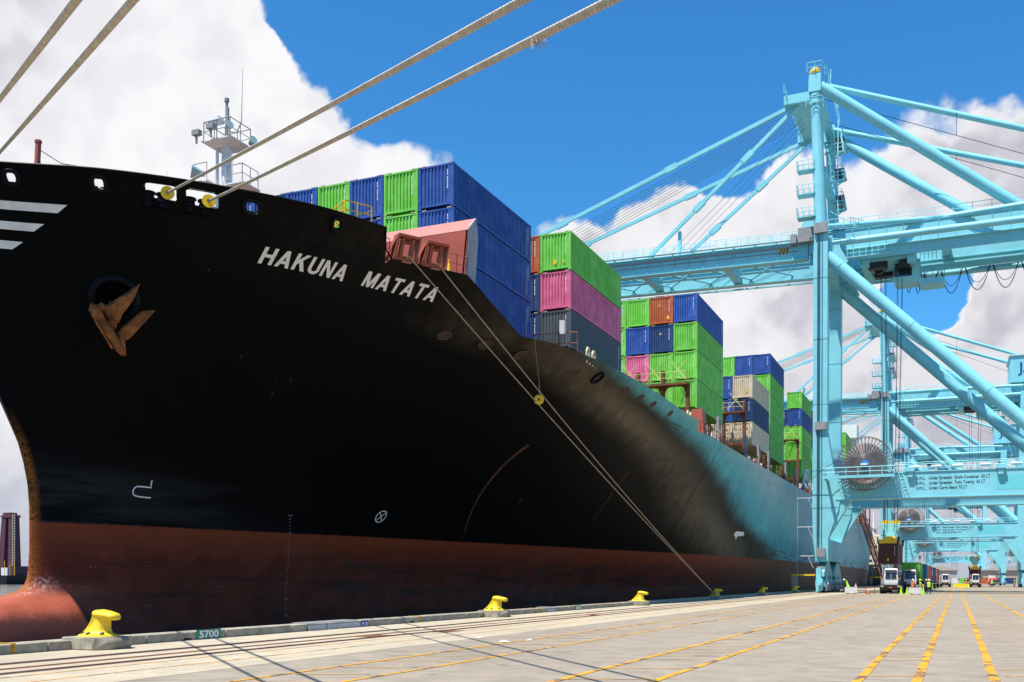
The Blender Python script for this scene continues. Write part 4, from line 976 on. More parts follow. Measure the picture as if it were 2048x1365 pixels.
# ================================================================== CONTAINERS
CW, CL = 2.44, 12.19
def corr(u0, u1, pitch, flat, ramp, dep):       # corrugation profile: list of (u, depth)
    pts = [(u0, 0.0)]; u = u0 + .05
    while u + pitch < u1 - .01:
        pts += [(u, 0.0), (u + ramp, dep), (u + ramp + flat, dep), (u + 2 * ramp + flat, 0.0)]; u += pitch
    pts.append((u1, 0.0)); return pts
def container_meshes(Hh):
    a = CW / 2
    mb = MB()                                    # frame: posts, rails, corner castings
    for x in (-a, a - .13):
        for y in (0, CL - .16): mb.box(x, x + .13, y, y + .16, .13, Hh - .13)
    for y in (.012, CL - .132):
        mb.box(-a + .13, a - .13, y, y + .12, .14, .27); mb.box(-a + .13, a - .13, y, y + .12, Hh - .13, Hh - .02)
    for x in (-a + .006, a - .066):
        mb.box(x, x + .06, .16, CL - .16, .06, .20); mb.box(x, x + .06, .16, CL - .16, Hh - .10, Hh - .02)
    for x in (-a, a - .18):
        for y in (-.006, CL - .18):
            for z in (0, Hh - .13): mb.box(x - .004 if x < 0 else x, x + .18 if x < 0 else x + .184, y, y + .186, z, z + .13)
    frame = mb.mesh('frame')
    mb = MB(); pr = corr(-a + .13, a - .13, .243, .095, .026, .06)
    for u, d in pr: mb.v += [(u, .03 + d, .27), (u, .03 + d, Hh - .13)]
    mb.f = [(2 * i, 2 * i + 2, 2 * i + 3, 2 * i + 1) for i in range(len(pr) - 1)]
    mb.add([(-a + .13, .10, .27), (a - .13, .10, .27), (a - .13, .10, Hh - .13), (-a + .13, .10, Hh - .13)], [(0, 1, 2, 3)])
    end = mb.mesh('end_panel', False)
    mb = MB(); pr = corr(.16, CL - .16, .278, .104, .03, .05)
    for u, d in pr: mb.v += [(a - .012 - d, u, .20), (a - .012 - d, u, Hh - .10)]
    mb.f = [(2 * i, 2 * i + 2, 2 * i + 3, 2 * i + 1) for i in range(len(pr) - 1)]
    side = mb.mesh('side_panel', False)
    mb2 = MB(); mb2.v = [(-x, y, z) for x, y, z in mb.v]; mb2.f = [f[::-1] for f in mb.f]; side2 = mb2.mesh('side_panel', False)
    roof = MB().add([(-a + .06, .1, Hh - .035), (a - .06, .1, Hh - .035), (a - .06, CL - .1, Hh - .035), (-a + .06, CL - .1, Hh - .035),
                     (-a + .06, .1, .1), (a - .06, .1, .1), (a - .06, CL - .1, .1), (-a + .06, CL - .1, .1)], [(0, 1, 2, 3), (7, 6, 5, 4)]).add([(-a + .1, CL - .08, .1), (a - .1, CL - .08, .1), (a - .1, CL - .08, Hh - .05), (-a + .1, CL - .08, Hh - .05)], [(3, 2, 1, 0)]).mesh('roof', False)
    mb = MB(); rnd = random.Random(4)            # rows of small white characters: number column on the end and on the long side
    for i in range(13):
        if i in (4,): continue
        z = Hh - .42 - i * .092; q = rnd.choice((.03, .035, .04)); mb.box(.80 - q, .80 + q, .020, .028, z - .03, z + .03)
    mk = mb.mesh('number_marking')
    mb = MB()
    for c, (y0, n0) in enumerate(((CL - .75, 17), (CL - .52, 9))):
        for i in range(n0):
            z = Hh - .5 - i * .12 if c == 0 else Hh - .35 - i * .12; mb.box(a - .012, a - .004, y0 - .035, y0 + .035, z - .036, z + .036)
    mks = mb.mesh('side_marking')
    mb = MB()
    for x in (-a + .25, a - .45):
        for k in range(3): mb.box(x + k * .1, x + k * .1 + .07, -.004, .1, Hh - .02, Hh + .035)
    lk = mb.mesh('stacking_cones')
    return frame, end, side, side2, roof, mk, mks, lk
CMS = {2.88: container_meshes(2.88), 2.70: container_meshes(2.70)}
M_MARK = mat('marking_white', (.7, .7, .7), .5, var=.05)
doorb = MB()
for x in (-.85, -.35, .35, .85):
    doorb.tube((x, -.01, .3), (x, -.01, 2.7), .03, n=6)
    for z in (.6, 1.3, 2.2): doorb.box(x - .07, x + .07, -.02, .03, z, z + .09)
doorb.box(-.02, .02, -.005, .03, .28, 2.72)
for z in (.9, 1.6, 2.1): doorb.box(-1.05, 1.05, -.005, .02, z, z + .03)
door_me = doorb.mesh('door_bars')
LBL = MB().prism([(-.12, 0), (.12, 0), (0, .22)], 'y', .016, .026).mesh('warning_triangle')
PAN = MB().box(-.13, .13, .016, .026, 0, .34).mesh('warning_panel')
PAL = {'blue': (.021, .082, .33), 'green': (.16, .56, .055), 'navy': (.012, .045, .14), 'orange': (.45, .10, .025), 'pink': (.66, .13, .26), 'grey': (.085, .10, .115), 'cream': (.66, .54, .37), 'darkred': (.20, .025, .02), 'brown': (.10, .026, .020), 'maroon': (.14, .012, .045), 'rust': (.24, .055, .025), 'sky': (.10, .25, .42), 'white': (.7, .7, .68)}
CNAME = {'navy': 'dark navy', 'darkred': 'dark red', 'rust': 'rust red', 'sky': 'sky blue'}
def container(x, y, z, hh, col, label, group=None, marks=True, side_marks=False, rz=0, extra=()):
    t = empty('shipping_container', (x, y, z), label, 'shipping container', group, rz)
    fr, en, s1, s2, rf, mk, mks, lk = CMS[hh]
    j = random.uniform(.9, 1.1)
    for nm, me in (('frame', fr), ('end_panel', en), ('side_panel', s1), ('side_panel', s2), ('roof', rf)):
        o = link(nm, me, CM, t); o.color = tuple(min(1, v * j) for v in PAL[col]) + (1,)
    if marks: link('number_marking', mk, M_MARK, t); link('stacking_cones', lk, M_CREAM, t)
    if side_marks: link('side_marking', mks, M_MARK, t)
    for e in extra:
        if e == 'door': link('door_bars', door_me, M_LG, t)
        else: o = link('warning_triangle' if e[0] == 't' else 'warning_panel', LBL if e[0] == 't' else PAN, M_YEL, t, (e[1], 0, e[2]))
    return t
ROW = ['outermost', 'second row in', 'third row in', 'fourth row in', 'fifth row in', 'sixth row in', 'seventh row in', 'eighth row in']
TIER = ['top', 'second', 'third', 'fourth', 'bottom']
BLK = []
def block(name, xr, yf, zt, hh, table, pitch=2.5, **kw):
    """table[tier][row] colour names from the top tier down, from the quay side inboard; None = not in view"""
    z = zt
    for ti, rowl in enumerate(table):
        h_ = hh[ti]; z -= h_ + .03
        for ri, c in enumerate(rowl):
            if not c: continue
            ex = kw.get('extra', {}).get((ti, ri), ())
            container(xr - CW / 2 - ri * pitch, yf + random.uniform(-.03, .03), z, h_, c, '%s container, %s tier, %s, in the %s' % (CNAME.get(c, c), TIER[ti], ROW[ri], name), 'shipping containers stacked on the ship', True, ri == 0, extra=ex)
block('foremost stack behind the bow', -28.2, 54.4, 27.25, [2.70, 2.88, 2.88, 2.88], [['blue', 'green', 'blue', 'green', 'blue', 'navy', 'blue', 'navy'], ['blue', 'green', 'blue', 'green', 'blue', 'navy'], ['blue', 'blue', 'navy'], ['blue', 'navy']])
block('stack with the pink box', -26.3, 69.7, 27.65, [2.88, 2.88, 2.88], [['green', 'orange', 'blue'], ['pink', 'navy', 'navy'], ['grey', 'navy', 'navy']], extra={(0, 0): (('p', -.1, .5), ('t', .62, .6)), (0, 1): (('p', .1, .5),)})
block('stack behind the rusty lashing bridge', -24.0, 99.7, 30.65, [2.88] * 4, [['blue', 'orange', 'green', 'green'], ['green', 'navy', 'blue', 'green'], ['green', 'green', 'pink', 'green'], ['green', 'green', 'green', 'navy']], extra={(0, 1): (('t', -.2, 1.9), ('p', .7, .5)), (1, 1): (('t', -.1, 1.9),)})
block('short stack with cream boxes', -23.3, 125.7, 27.2, [2.88] * 3, [['cream', 'blue'], ['navy', 'blue'], ['cream', 'cream']], extra={(0, 0): (('t', 0, 2.3), ('p', .45, .7)), (1, 0): (('t', .2, .5),), (2, 0): ('door',), (2, 1): ('door',)})
block('tall stack behind the cream boxes', -24.0, 142.8, 33.45, [2.88] * 5, [['blue', 'blue', 'green'], ['green', 'green', 'blue'], ['green', 'green'], ['green'], ['green']])
block('stack just before the crane leg', -24.0, 174.0, 33.5, [2.88] * 5, [['green', None], ['blue', 'navy'], ['green', 'green'], ['green', 'green'], ['green', 'green']])
block('stack seen past the crane leg', -23.6, 203.0, 34.8, [2.88] * 4, [['darkred', 'navy'], ['darkred', 'blue'], ['navy'], ['green']])
block('stack before the white bridge', -21.6, 222.5, 33.0, [2.88] * 3, [['green', 'green', None, 'green'], ['green', 'darkred', 'green', 'darkred'], ['green', 'green', None, 'darkred']])

# ================================================================== CRANES
XR = -16.0
def build_crane():
    C_ = empty('ship_to_shore_crane', (0, 0, 0), '', 'crane', 'pale blue container cranes along the quay')
    P = lambda n, mb, m=M_CY, par=None: part(n, mb, m, par or C_)
    FY = 16.5
    for y in (0, FY):
        P('leg', MB().loft([(4.0, -.85, .65, y - .9, y + .9), (6.95, -1.2, .65, y - .95, y + .95), (10.8, -1.3, 2.0, y - .95, y + .95), (12.2, -1.3, 2.15, y - .95, y + .95), (15.3, -1.3, 1.45, y - .95, y + .95), (21, -1.25, .55, y - .95, y + .95), (44, -1.25, .55, y - .95, y + .95), (46.6, -1.15, .55, y - .9, y + .9)]))
        P('leg', MB().loft([(4.0, 29.8, 31.3, y - .9, y + .9), (7, 29.6, 31.4, y - .95, y + .95), (12.2, 28.4, 31.5, y - .95, y + .95), (15.3, 29.0, 31.5, y - .95, y + .95), (46.2, 29.6, 31.4, y - .95, y + .95)]))
        P('knee_brace', MB().prism([(1.9, 12.1), (3.6, 12.1), (.66, 7.2), (.66, 9.4)], 'y', y - .8, y + .8)).data
        P('knee_brace', MB().prism([(25.4, 12.1), (28.5, 12.1), (29.7, 8.8), (29.7, 5.6)], 'y', y - .8, y + .8))
        b = P('portal_beam', MB().box(1.3, 29.2, y - .9, y + .9, 12.1, 15.3))
        mb = MB()
        for z in (12.02, 15.24): mb.box(1.6, 29.0, y - 1.02, y + 1.02, z, z + .09)
        P('beam_flange', mb, M_CY, b)
        mb = MB()
        for x in (9.0, 20.0, 26.2): mb.box(x, x + .05, y - .93, y + .93, 12.1, 15.24)
        P('weld_seam', mb, M_CY, b)
        P('portal_tie', MB().tube((.4, y, 45.6 if y == 0 else 44.7), (29.7, y, 45.6 if y == 0 else 44.7), .43, n=14))
        P('diagonal_brace', MB().tube((.2, y, 44.2), (29.8, y, 14.6), .80, n=18))
        P('tie_gusset', MB().prism([(.5, 46.3), (2.0, 46.0), (2.0, 44.9), (3.0, 43.0), (2.2, 41.6), (.5, 43)], 'y', y - .35, y + .35))
        P('pylon', MB().tube((-.35, y, 46.5), (-1.15, y, 66.0), .86, .64, 20))
        P('pylon_foot', MB().loft([(46.5, -1.2, .5, y - .9, y + .9), (47.9, -1.05, .4, y - .75, y + .75)]))
        P('pylon_head', MB().box(-1.95, -.4, y - .75, y + .75, 65.6, 68.0).disc((-1.15, y, 64.2), (0, 0, 1), .78, .25, 18).disc((-1.15, y, 65.2), (0, 0, 1), .78, .25, 18))
        gy = 4.8 if y == 0 else 14.0
        P('backstay', MB().tube((-.6, y, 66.4), (23.6 if y == 0 else 22, gy, 48.4), .70, n=18))
        P('rear_stay', MB().tube((-.5, y + (1 if y == 0 else -1), 67.0), (46, gy, 49.0), .38, n=12))
        mb = MB(); mb.tube((0, y, 47.9), (13, gy, 48.7), .34, n=10); mb.tube((13.6, gy, 48.7), (30.2, y, 47.6), .34, n=10); P('plan_brace', mb)
    for x0, x1 in ((-.9, .7), (29.75, 31.3)): P('sill_beam', MB().box(x0, x1, -.97, FY + .97, 4.15, 7.0))
    for x0, x1, z0, z1 in ((-1.1, .45, 43.4, 45.7), (29.7, 31.2, 43.2, 45.7)): P('head_beam', MB().box(x0, x1, .97, FY - .97, z0, z1))
    P('apex_beam', MB().box(-1.65, -.65, .75, FY - .75, 66.2, 67.4))
    for x0 in (-.15, 30.5):
        for yc in (2.6, 13.9):
            P('equalizer', MB().prism([(yc - 4.6, 2.1), (yc + 4.6, 2.1), (yc + 4.6, 2.7), (yc + 1.2, 4.15), (yc - 1.2, 4.15), (yc - 4.6, 2.7)], 'x', x0 - .5, x0 + .5))
            for d in (-2.3, 2.3):
                bo = P('bogie', MB().prism([(yc + d - 2.0, .75), (yc + d + 2.0, .75), (yc + d + 2.0, 1.5), (yc + d + .7, 2.1), (yc + d - .7, 2.1), (yc + d - 2.0, 1.5)], 'x', x0 - .62, x0 + .62))
                for w in (-1.45, -.5, .5, 1.45): P('wheel', MB().disc((x0, yc + d + w, .42), (1, 0, 0), .40, .9, 14), M_DK, bo)
                mb = MB(); mb.rail([(x0 + .75, yc + d - 2.1, .25), (x0 + .75, yc + d + 2.1, .25)], .8, 1.0, .04); P('bogie_guard', mb, M_LG, bo)
                for w in (-1.45, 1.45): P('drive_motor', MB().disc((x0 + .72, yc + d + w, 1.1), (1, 0, 0), .24, .5, 10), M_GREY, bo)
        P('buffer', MB().tube((x0, -2.2, 1.2), (x0, -3.4, 1.2), .28, n=12).box(x0 - .35, x0 + .35, -2.4, -1.9, .3, 1.9).box(x0 - .5, x0 + .1, -2.2, -1.2, 0.1, 3.2), M_CY)
    for y in (0, FY):
        for z in (11.0, 15.9, 24.5, 33.0, 41.0): P('leg_seam', MB().box(-1.32 if z < 12 else -1.27, 2.03 if z < 12 else (1.3 if z < 16 else .57), y - .97, y + .97, z, z + .05), M_SEAM)
        a_, b_ = Vector((.2, y, 44.2)), Vector((29.8, y, 14.6)); d_ = (b_ - a_).normalized()
        for t_ in (.06, .35, .65, .94): P('brace_collar', MB().disc(a_.lerp(b_, t_), d_, .84, .12, 18))
    for bx_ in ((5.0, 7.4, 6.0, 7.4, 43.5, 44.25), (5.4, 10, 11.2, 12.6, 43.7, 44.25), (8.8, 10.2, 6.2, 7.2, 43.3, 44.2)): P('trolley_machinery', MB().box(*bx_), M_DK)
    for x in (6.2, 9.2): P('trolley_machinery', MB().disc((x, 8.6, 43.9), (0, 1, 0), .6, .8, 14), M_DK)
    # conduits and boxes on the near leg
    for x in (-.69, -.56, -.43, -.13): P('conduit', MB().tube((x, -1.04, 4.9), (x, -1.04, 46.8), .03, n=5), M_DK)
    for x0, x1, z0, z1 in ((-1.15, .55, 46.8, 48.1), (-.95, .5, 21.2, 22.2), (-.75, .35, 4.7, 5.8), (-.6, .4, 2.2, 3.4)): P('junction_box', MB().box(x0, x1, -1.3, -.94, z0, z1), M_GREY)
    mb = MB()
    for z in (12.4, 8.6, 4.8): mb.tube((-1.1, -.6, z), (-3.3, -.6, z), .055, n=5); mb.tube((-1.2, -.6, z - 1.6), (-1.9, -.6, z), .045, n=4)
    mb.tube((-3.2, -.6, 0.3), (-3.2, -.6, 12.5), .025, n=4); P('cable_arm', mb, M_LG)
    P('mooring_stand', MB().box(-3.9, -.9, -1.0, -.7, 2.2, 2.42), M_YEL)
    P('stand_leg', MB().box(-3.9, -3.3, -1.1, -.6, .6, 2.1).box(-3.75, -3.45, -1.0, -.7, 0, .6), M_GREY)
    # girders and boom
    for gy in (4.8, 14.0):
        g = P('girder', MB().box(-2.5, 60, gy - .6, gy + .6, 45.9, 48.4))
        P('girder_flange', MB().box(-2.4, 59.9, gy - .78, gy + .78, 45.8, 45.9).box(-2.4, 59.9, gy - .72, gy + .72, 48.4, 48.47), M_CY, g)
        P('trolley_rail', MB().box(-2.4, 60, gy + (.6 if gy < 9 else -.95), gy + (.95 if gy < 9 else -.6), 45.1, 45.32).box(-2.4, 60, gy - .15, gy + .15, 44.5, 45.8), M_CY, g)
        bmh = MB(); bmh.v = [(x, y, z + max(0, -2.6 - x) * .02) for x, y, z in MB().box(-62, -2.6, gy - .6, gy + .6, 45.3, 47.5).v]; bmh.f = MB().box(0, 1, 0, 1, 0, 1).f
        b = P('boom', bmh)
        mb = MB(); mb.bar((-62, gy, 46.5), (-2.6, gy, 45.3), 1.5, .1); mb.bar((-62, gy, 48.7), (-2.6, gy, 47.52), 1.5, .08); mb.bar((-62, gy + (.9 if gy < 9 else -.9), 45.7), (-2.6, gy + (.9 if gy < 9 else -.9), 44.5), .35, .2)
        P('boom_flange', mb, M_CY, b)
        s_ = -1 if gy < 9 else 1
        mb = MB()
        for k in range(28): x = -60 + k * 2.05; z = max(0, -2.6 - x) * .02; mb.box(x, x + .07, gy + s_ * .6, gy + s_ * .72, 45.35 + z, 47.5 + z)
        P('web_stiffener', mb, M_CY, b)
        mb = MB(); mb.bar((-60, gy + s_ * .74, 48.25), (-4, gy + s_ * .74, 47.13), .1, .22); mb.bar((-60, gy + s_ * .72, 47.6), (-4, gy + s_ * .72, 46.5), .07, .08); P('cable_tray', mb, M_GREY, b)
        mb = MB()
        for k in range(20): x = -59 + k * 2.9; z = max(0, -2.6 - x) * .02; mb.bar((x, gy + s_ * .6, 47.1 + z), (x, gy + s_ * 1.3, 47.75 + z), .08); mb.bar((x, gy + s_ * .5, 47.78 + z), (x, gy + s_ * 1.4, 47.78 + z), .1)
        mb.bar((-60, gy + s_ * 1.15, 48.98), (-3, gy + s_ * 1.15, 47.84), .6, .06); P('catwalk', mb, M_CYL)
        mb = MB(); mb.rail([(-60, gy + s_ * 1.42, 49.0), (-3, gy + s_ * 1.42, 47.86)], 1.1, 1.5, .035); P('catwalk_railing', mb, M_CYL)
        mb = MB()
        for k in range(28): x = 1 + k * 2.1; mb.box(x, x + .07, gy + s_ * .6, gy + s_ * .7, 45.95, 48.35)
        P('web_stiffener', mb, M_CY, g)
        s_ = -1 if gy < 9 else 1
        mb = MB(); mb.bar((-61.5, gy - s_ * .1, 48.95), (-3, gy - s_ * .1, 47.78), 1.3, .1); mb.bar((-2, gy - s_ * .1, 48.75), (58, gy - s_ * .1, 48.75), 1.3, .1); P('walkway', mb, M_CYL)
        mb = MB(); mb.rail([(-61.5, gy + s_ * .6, 49.0), (-3, gy + s_ * .6, 47.83)], 1.15, 2.2, .04); mb.rail([(2, gy + s_ * .6, 48.8), (58, gy + s_ * .6, 48.8)], 1.15, 2.2, .04)
        mb.rail([(-61.5, gy - s_ * .75, 49.0), (-3, gy - s_ * .75, 47.83)], 1.1, 2.4, .035)
        P('walkway_railing', mb, M_CYL)
    mb = MB(); xs_ = [-60, -54, -48, -42, -36, -30, -24, -18, -12, -6]
    for i, (x0, x1) in enumerate(zip(xs_, xs_[1:])): z = max(0, -2.6 - x0) * .02; y0, y1 = (5.4, 13.4) if i % 2 else (13.4, 5.4); mb.tube((x0, y0, 45.9 + z), (x1, y1, 45.8 + z), .13, n=6); mb.tube((x0, y1, 45.9 + z), (x1, y0, 45.8 + z), .13, n=6)
    P('boom_lacing', mb, M_CY)
    for x in (-61.5, -50, -38, -26, -14): z = max(0, -2.6 - x) * .02; P('boom_crossbeam', MB().box(x - .5, x + .5, 5.4, 13.4, 45.5 + z, 47.1 + z))
    for x in (0, 14.5, 27, 42, 59): P('girder_crossbeam', MB().box(x - .5, x + .5, 5.4, 13.4, 46.2, 48.0))
    for y in (4.3, 13.5): P('hinge_bracket', MB().prism([(-4.5, 47.5), (-.5, 47.5), (-1.5, 50.6), (-3.2, 50.6)], 'y', y, y + 1))
    mb = MB(); mb.prism([(-6.5, 46.3), (-5.2, 46.3), (-5.2, 47.05), (-6.5, 47.05)], 'y', 4.17, 4.19); P('hazard_plate', mb, M_YEL)
    mb = MB()
    for k in range(3): mb.prism([(-6.45 + k * .42, 46.3), (-6.25 + k * .42, 46.3), (-6.0 + k * .42, 47.05), (-6.2 + k * .42, 47.05)], 'y', 4.155, 4.168)
    P('hazard_stripe', mb, M_DK)
    for x, h, gy in ((-20.5, 3.8, 4.8), (-19, 2.6, 14)): P('boom_post', MB().bar((x, gy, 47.8), (x, gy, 47.8 + h), .55, .4))
    P('machine_cabinet', MB().box(-3.8, -1.6, 3.0, 4.1, 47.3, 49.2).box(-4.8, -4.0, 3.1, 4.0, 47.3, 48.5), M_GREY)
    # fore stays with their link plates, ropes between them
    for y, gy in ((2.2, 4.8), (14.3, 14.0)):
        for xb, zb, w in ((-58, 48.7, .34), (-25.5, 48.1, .34)):
            a, b = Vector((-3.2, y, 65.9)), Vector((xb, gy, zb)); st = P('forestay', MB().bar(a, b, w, .5))
            for t_ in (.33, .64): c = a.lerp(b, t_); d = (b - a).normalized(); P('stay_link', MB().bar(c - d * .9, c + d * .9, .5, .8), M_CY, st)
    mb = MB()
    for i in range(8): mb.tube((-2.6, 5.5 + i * .8, 67.6), (-52, 6 + i * 1.0, 48.9), .035, n=3)
    for i in range(3): mb.tube((-2.6, 6.5 + i * 1.6, 66.5), (-24, 7 + i * 2, 48.2), .03, n=3)
    P('boom_rope', mb, M_DK)
    mb = MB()
    for y in (4.2, 12.0): mb.tube((-.6, y, 66.6), (34, y + 1, 50.5), .045, n=3)
    for k in (.35,):
        for y, gy in ((0, 4.8), (FY, 14.0)):
            p = Vector((-.5, y, 67)).lerp(Vector((46, gy, 49)), k); q = Vector((-.6, y, 66.4)).lerp(Vector((22.8, gy, 48.4)), min(1, k * 1.6)); mb.tube(p, p - Vector((0, 0, 3.0)), .035, n=3)
    P('stay_rope', mb, M_DK)
    # apex platforms, sheave brackets, masts
    mb = MB().box(-5.4, -1.9, 1.2, 2.4, 65.4, 66.6).box(-5.4, -1.9, 13.9, 15.1, 65.4, 66.6).box(-4.6, -2.2, 2.4, 13.9, 65.5, 65.62)
    P('apex_bracket', mb)
    mb = MB()
    for y in (4, 6, 8, 10, 12): mb.disc((-3.6, y, 66.9), (0, 1, 0), .75, .22, 16)
    P('sheave', mb, M_CY)
    mb = MB(); mb.rail([(-5.3, .6, 66.7), (-5.3, 15.6, 66.7)], 1.2, 1.7, .045); mb.rail([(-2.1, -1, 68.05), (-.2, -1, 68.05), (.3, .9, 67.6), (.3, 15.5, 67.6)], 1.25, 1.1, .045); mb.rail([(-2.2, -1.1, 63.5), (-.1, -1.1, 63.5), (-.1, 1, 63.5)], 1.2, .8, .045)
    P('apex_railing', mb, M_CYL)
    mb = MB(); mb.tube((.2, 5, 67.5), (.2, 5, 70.8), .07, n=5); mb.tube((.5, 11, 67.5), (.5, 11, 70.2), .07, n=5); P('apex_mast', mb, M_CYL)
    P('apex_cap', MB().rings([[(-1.2 + r_ * math.cos(2 * math.pi * i / 14), -.1 + r_ * math.sin(2 * math.pi * i / 14), z) for i in range(14)] for z, r_ in ((68.0, .75), (68.35, .75), (68.6, .62), (68.85, .35), (68.95, .1))]), M_YEL)
    # stair tower behind the pylon and landings
    for zt, zb, yy in ((65.4, 61.7, 14.6), (61.0, 57.9, 14.9), (57.2, 53.8, 15.1)):
        st = P('stair', MB().bar((-.45, yy - .2, zt), (.25, yy - 3.2, zb), .06, .3).bar((.55, yy - .2, zt), (1.25, yy - 3.2, zb), .06, .3), M_CYL); mb = MB(); n = 13
        for i in range(n): t_ = (i + .5) / n; mb.box(-.42 + .7 * t_, 1.0 + .7 * t_, yy - .3 - 3.0 * t_, yy - .02 - 3.0 * t_, zt + (zb - zt) * t_, zt + (zb - zt) * t_ + .07)
        P('stair_tread', mb, M_DK, st)
        mb = MB(); mb.bar((-.45, yy - .2, zt + 1.0), (.25, yy - 3.2, zb + 1.0), .05); mb.bar((.58, yy - .2, zt + 1.0), (1.28, yy - 3.2, zb + 1.0), .05)
        for q in (0, .5, 1): mb.bar((.58 + .7 * q, yy - .2 - 3 * q, zt + (zb - zt) * q), (.58 + .7 * q, yy - .2 - 3 * q, zt + (zb - zt) * q + 1), .05)
        P('stair_railing', mb, M_CYL, st)
        mb = MB().box(-.9, .7, yy, yy + 1.4, zt - .12, zt - .02).box(-.4, 1.5, yy - 4.4, yy - 3.2, zb - .12, zb - .02); mb.bar((-1.0, yy, zt - 1.3), (.4, yy + .5, zt - .1), .18); mb.bar((-.8, yy - 3.6, zb - 1.2), (1.3, yy - 3.6, zb - .1), .16); P('landing', mb, M_CY)
        mb = MB(); mb.rail([(-.9, yy, zt), (-.9, yy + 1.4, zt), (.7, yy + 1.4, zt)], 1.1, .8, .05); P('landing_railing', mb, M_CYL); mb = MB(); mb.rail([(-.4, yy - 4.4, zb), (1.5, yy - 4.4, zb), (1.5, yy - 3.2, zb)], 1.1, .8, .05); P('landing_railing', mb, M_CYL)
    for z in (55.6, 52.4, 49.4):
        P('side_platform', MB().box(-3.4, -1.0, -.7, .9, z - .12, z))
        mb = MB(); mb.rail([(-1.2, -.7, z), (-3.4, -.7, z), (-3.4, .9, z), (-1.2, .9, z)], 1.2, .75, .04); P('platform_railing', mb, M_CYL)
    mb = MB(); mb.rail([(.7, -1.2, 47.2), (3.4, -1.2, 47.2), (4.6, 2.9, 48.0)], 1.1, .9, .04)
    for k in range(6): mb.bar((.9 + k * .55, -1.2, 49.4 - k * .4), (1.4 + k * .55, -1.2, 49.0 - k * .4), .06)
    P('hinge_railing', mb, M_CYL); mb = MB(); mb.rail([(2.5, 3.9, 44.7), (8.0, 3.9, 44.7)], 1.1, .8, .04); mb.bar((2.4, 3.9, 44.65), (8.1, 3.9, 44.65), .5, .08); P('hinge_railing', mb, M_CYL)
    P('caged_ladder', MB().box(.75, .82, 8.4, 8.46, 46, 65.5).box(.75, .82, 8.9, 8.96, 46, 65.5).box(-1.1, -.3, 8.2, 9.2, 45.8, 46), M_CYL)
    P('pylon_crossbeam', MB().box(-.9, .1, .7, FY - .7, 55.3, 56.1))
    # cable reel with its spokes
    rc = Vector((5.3, 0, 16.45)); reel = P('cable_reel', MB().disc((rc.x, -1.9, rc.z), (0, 1, 0), .42, 1.3, 18), mat('hub_blue', (.02, .22, .6), .4))
    def circ(r_, y, n=56): return [(rc.x + r_ * math.cos(2 * math.pi * i / n), y, rc.z + r_ * math.sin(2 * math.pi * i / n)) for i in range(n)]
    P('reel_rim', MB().poly(circ(3.35, -2.55), .045, 5, True).poly(circ(3.35, -1.35), .045, 5, True), M_REELS, reel)
    sp_me = MB().bar((.5, -2.5, 0), (3.35, -2.5, 0), .06, .10, (0, 1, 0)).bar((2.3, -1.4, 0), (3.35, -1.4, 0), .06, .06, (0, 1, 0)).bar((3.3, -2.5, 0), (3.3, -1.4, 0), .05, .05).mesh('reel_spoke')
    for i in range(44): link('reel_spoke', sp_me, M_REELS, reel, (rc.x, 0, rc.z)).rotation_euler.y = 2 * math.pi * i / 44
    mb = MB(); n = 40; a0 = [(rc.x + 2.55 * math.cos(2 * math.pi * i / n), rc.z + 2.55 * math.sin(2 * math.pi * i / n)) for i in range(n)]; mb.prism(a0, 'y', -2.35, -1.5); P('wound_cable', mb, M_REELC, reel)
    mb = MB(); mb.prism([(rc.x + 1.2 * math.cos(2 * math.pi * i / n), rc.z + 1.2 * math.sin(2 * math.pi * i / n)) for i in range(n)], 'y', -2.46, -2.36); P('reel_core', mb, M_LG, reel)
    P('reel_motor', MB().box(rc.x - .45, rc.x + .35, -3.0, -2.55, rc.z - .28, rc.z - .06), M_WH, reel)
    P('reel_bracket', MB().box(rc.x - .3, rc.x + .3, -1.3, -.9, 14, rc.z + .4), M_CY)
    P('reel_walkway', MB().box(.3, 8.9, -3.9, -3.1, 14.62, 14.75).box(.3, 8.9, -3.95, -3.88, 14.5, 14.85).box(.5, .8, -3.3, -.9, 14.4, 14.6).box(8.4, 8.7, -3.3, -.9, 14.4, 14.6))
    mb = MB(); mb.rail([(.3, -.9, 14.75), (.3, -3.9, 14.75), (8.9, -3.9, 14.75), (8.9, -1.0, 15.33), (29, -1.0, 15.33)], 1.1, 1.5, .045); mb.rail([(9, .95, 15.33), (29, .95, 15.33)], 1.1, 1.5, .04); P('beam_railing', mb, M_CYL)
    for x0 in (1.7, 9.2):
        mb = MB()
        for dx in (0, .5): mb.bar((x0 + dx, -1.05, 15.2), (x0 + dx + .9, -1.4, 12.1), .07)
        for i in range(9): t_ = i / 9; mb.bar((x0 + .9 * t_, -1.05 - .35 * t_, 15.2 - 3.1 * t_), (x0 + .5 + .9 * t_, -1.05 - .35 * t_, 15.2 - 3.1 * t_), .05)
        P('beam_ladder', mb, M_CYL)
    mb = MB()
    for x in (10.4, 13, 15.4, 18.6, 22): mb.tube((x, -.4, 15.9), (x + 1.2, -.4, 15.9), .22, n=10)
    P('beam_lamp', mb, M_LG); P('cable_line', MB().poly([(-2.9, -1.2, 13.5), (.6, -2.2, 16.2), (2.0, -2.0, 17.0)], .035, 5), M_DK)
    for x in (10.6, 20.8): P('floodlight_box', MB().box(x - .5, x + .5, -1.5, -.95, 15.3, 15.75).box(x - .3, x + .3, -1.35, -1.1, 14.6, 15.3))
    for i, s_ in enumerate(('S.W.L.   Under Spreader  Single Container  50 LT', 'S.W.L.   Under Spreader  Twin Twenty  65 LT', 'S.W.L.   Under Cargo Beam 75 LT')):
        text_xz('load_lettering', s_, .56, 11.3, -.915, 14.25 - i * .62, M_DK, C_, bold=.008, sx=.74)
